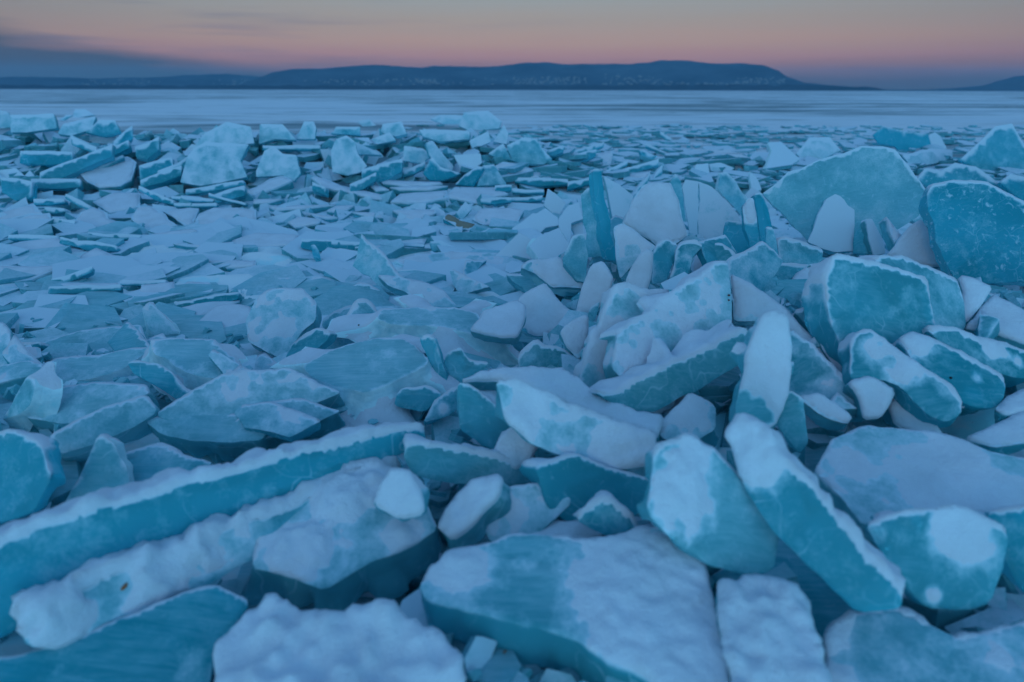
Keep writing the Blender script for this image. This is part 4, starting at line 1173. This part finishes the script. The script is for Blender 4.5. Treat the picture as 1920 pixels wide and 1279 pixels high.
# ------------------------------------------------------------------ labels for the plates that carry none
ORD = ['first', 'second', 'third', 'fourth', 'fifth', 'sixth', 'seventh', 'eighth', 'ninth', 'tenth', 'eleventh', 'twelfth', 'thirteenth', 'fourteenth',
       'fifteenth', 'sixteenth', 'seventeenth', 'eighteenth', 'nineteenth', 'twentieth', 'twenty-first', 'twenty-second', 'twenty-third', 'twenty-fourth', 'twenty-fifth',
       'twenty-sixth', 'twenty-seventh', 'twenty-eighth', 'twenty-ninth', 'thirtieth']
pending = {}
for (o, cx, cy, ww, hh, tl, cv, dp) in PLACED:
    if o['label']: continue
    look = 'snow-covered' if cv > .5 else ('dark blue' if dp > .7 else 'frosted')
    form = 'flat plate' if tl < 33 else ('thin tilted slab' if hh < ww * .6 else 'upright slab')
    zone = ('beside the long beams' if cy > 760 and cx < 1200 else 'in the glassy jumble before the snowfield' if cx < 1000 and cy > 500 else 'in the central heap' if cx < 1420 and cy > 480 else 'in the pile under the big teal slab' if cy > 520 else 'among the standing shards' if cy > 350 and cx > 980 else None) or ('on the crest of the ridge' if cy < 262 else 'on the slope of the ridge' if cy < 345 else 'in the rubble flat below the ridge' if cy < 440 else 'in snow before the rubble flat') if cx < 1000 else 'in rubble behind the standing shards'
    pending.setdefault((look, form, zone), []).append((cx, o))
for (look, form, zone), L in pending.items():
    L.sort(key=lambda q: q[0])
    for k, (cx, o) in enumerate(L):
        o['label'] = f'{look} {form} {zone}' + ('' if len(L) == 1 else f', {ORD[k]} from left')

# ------------------------------------------------------------------ the air over the lake
hz = bmesh.new()
bmesh.ops.create_cube(hz, size=1.0)
for v in hz.verts:
    v.co = Vector((v.co.x * 32000, 6200 + v.co.y * 12600, -1.5 + (v.co.z + .5) * 345))
HZ = D.materials.new('air'); HZ.use_nodes = True
hn = HZ.node_tree; hn.nodes.clear()
ho = hn.nodes.new('ShaderNodeOutputMaterial'); hv = hn.nodes.new('ShaderNodeVolumePrincipled')
hv.inputs['Color'].default_value = (0.30, 0.62, 0.92, 1); hv.inputs['Density'].default_value = 7.5e-5
hn.links.new(hv.outputs[0], ho.inputs['Volume'])
air = link('haze', hz, [HZ]); air['kind'] = 'stuff'

# ------------------------------------------------------------------ small dead leaves and berries blown onto the ice
def mat_flat(name, c):
    m, nt, bs, out = new_mat(name); bs.inputs['Base Color'].default_value = (*c, 1); bs.inputs['Roughness'].default_value = .7
    return m
LEAF = mat_flat('dead_leaf', (.30, .10, .03)); BERRY = mat_flat('dark_berry', (.10, .012, .012)); SEED = mat_flat('dark_seed', (.01, .01, .012))
dg2 = bpy.context.evaluated_depsgraph_get(); dg2.update()
def drop_on(px, py):
    ok, loc, nor, idx, ob, mx = SC.ray_cast(dg2, CAM_O, ray(px, py))
    if ok and ob.name.startswith('haze'):
        ok, loc, nor, idx, ob, mx = SC.ray_cast(dg2, loc + ray(px, py) * .01, ray(px, py))
    return loc, nor
def leaf(px, py, L, rot, label):
    loc, nor = drop_on(px, py)
    bm = bmesh.new()
    N = 8; up_, dn_ = [], []
    for i in range(N + 1):
        t = i / N; w_ = math.sin(t * math.pi) ** .7 * .24 * L * (1 - .3 * t)
        z = .22 * L * math.sin(t * 3.2)
        up_.append(bm.verts.new((t * L, w_, z + .5 * w_))); dn_.append(bm.verts.new((t * L, -w_, z + .5 * w_)))
    mid = [bm.verts.new((i / N * L, 0, .22 * L * math.sin(i / N * 3.2))) for i in range(N + 1)]
    for i in range(N):
        bm.faces.new((mid[i], mid[i + 1], up_[i + 1], up_[i])); bm.faces.new((dn_[i], dn_[i + 1], mid[i + 1], mid[i]))
    bmesh.ops.solidify(bm, geom=bm.faces[:], thickness=.0006)
    bmesh.ops.remove_doubles(bm, verts=bm.verts[:], dist=1e-6)
    q = Vector((0, 0, 1)).rotation_difference(nor).to_matrix().to_4x4() @ Matrix.Rotation(rot, 4, 'Z')
    bm.transform(q)
    o = link('dry_leaf', bm, [LEAF], loc=loc + nor * .002)
    o['kind'] = 'thing'; o['label'] = label; o['category'] = 'leaf'; o['group'] = 'dead leaves on the ice'
leaf(226, 1108, .022, 1.3, 'curled rusty leaf stuck in the snow of the second long beam')
leaf(944, 1228, .014, .9, 'tiny orange leaf lying at the front edge of the broad thick slab')
def berry(px, py, rad, mat, name, label, cat, group):
    loc, nor = drop_on(px, py)
    bm = bmesh.new(); bmesh.ops.create_icosphere(bm, subdivisions=2, radius=rad)
    for v in bm.verts: v.co *= 1 + .18 * noise.noise(v.co * 400); v.co.z *= .8
    for f in bm.faces: f.smooth = True
    o = link(name, bm, [mat], loc=loc + nor * rad * .5)
    o['kind'] = 'thing'; o['label'] = label; o['category'] = cat
    if group: o['group'] = group
berry(1366, 554, .0055, BERRY, 'berry', 'dark red berry, upper one of two frozen to the edge of the translucent slab', 'berry', 'berries frozen onto the slab edge')
berry(1366, 563, .0045, BERRY, 'berry', 'dark red berry, lower one of two frozen to the edge of the translucent slab', 'berry', 'berries frozen onto the slab edge')
berry(1782, 709, .005, SEED, 'seed', 'black seed on the middle one of three parallel finger slabs', 'seed', 'seeds on the ice')
berry(673, 610, .005, SEED, 'seed', 'black seed on the tilted triangular slab near the glittering edge', 'seed', 'seeds on the ice')
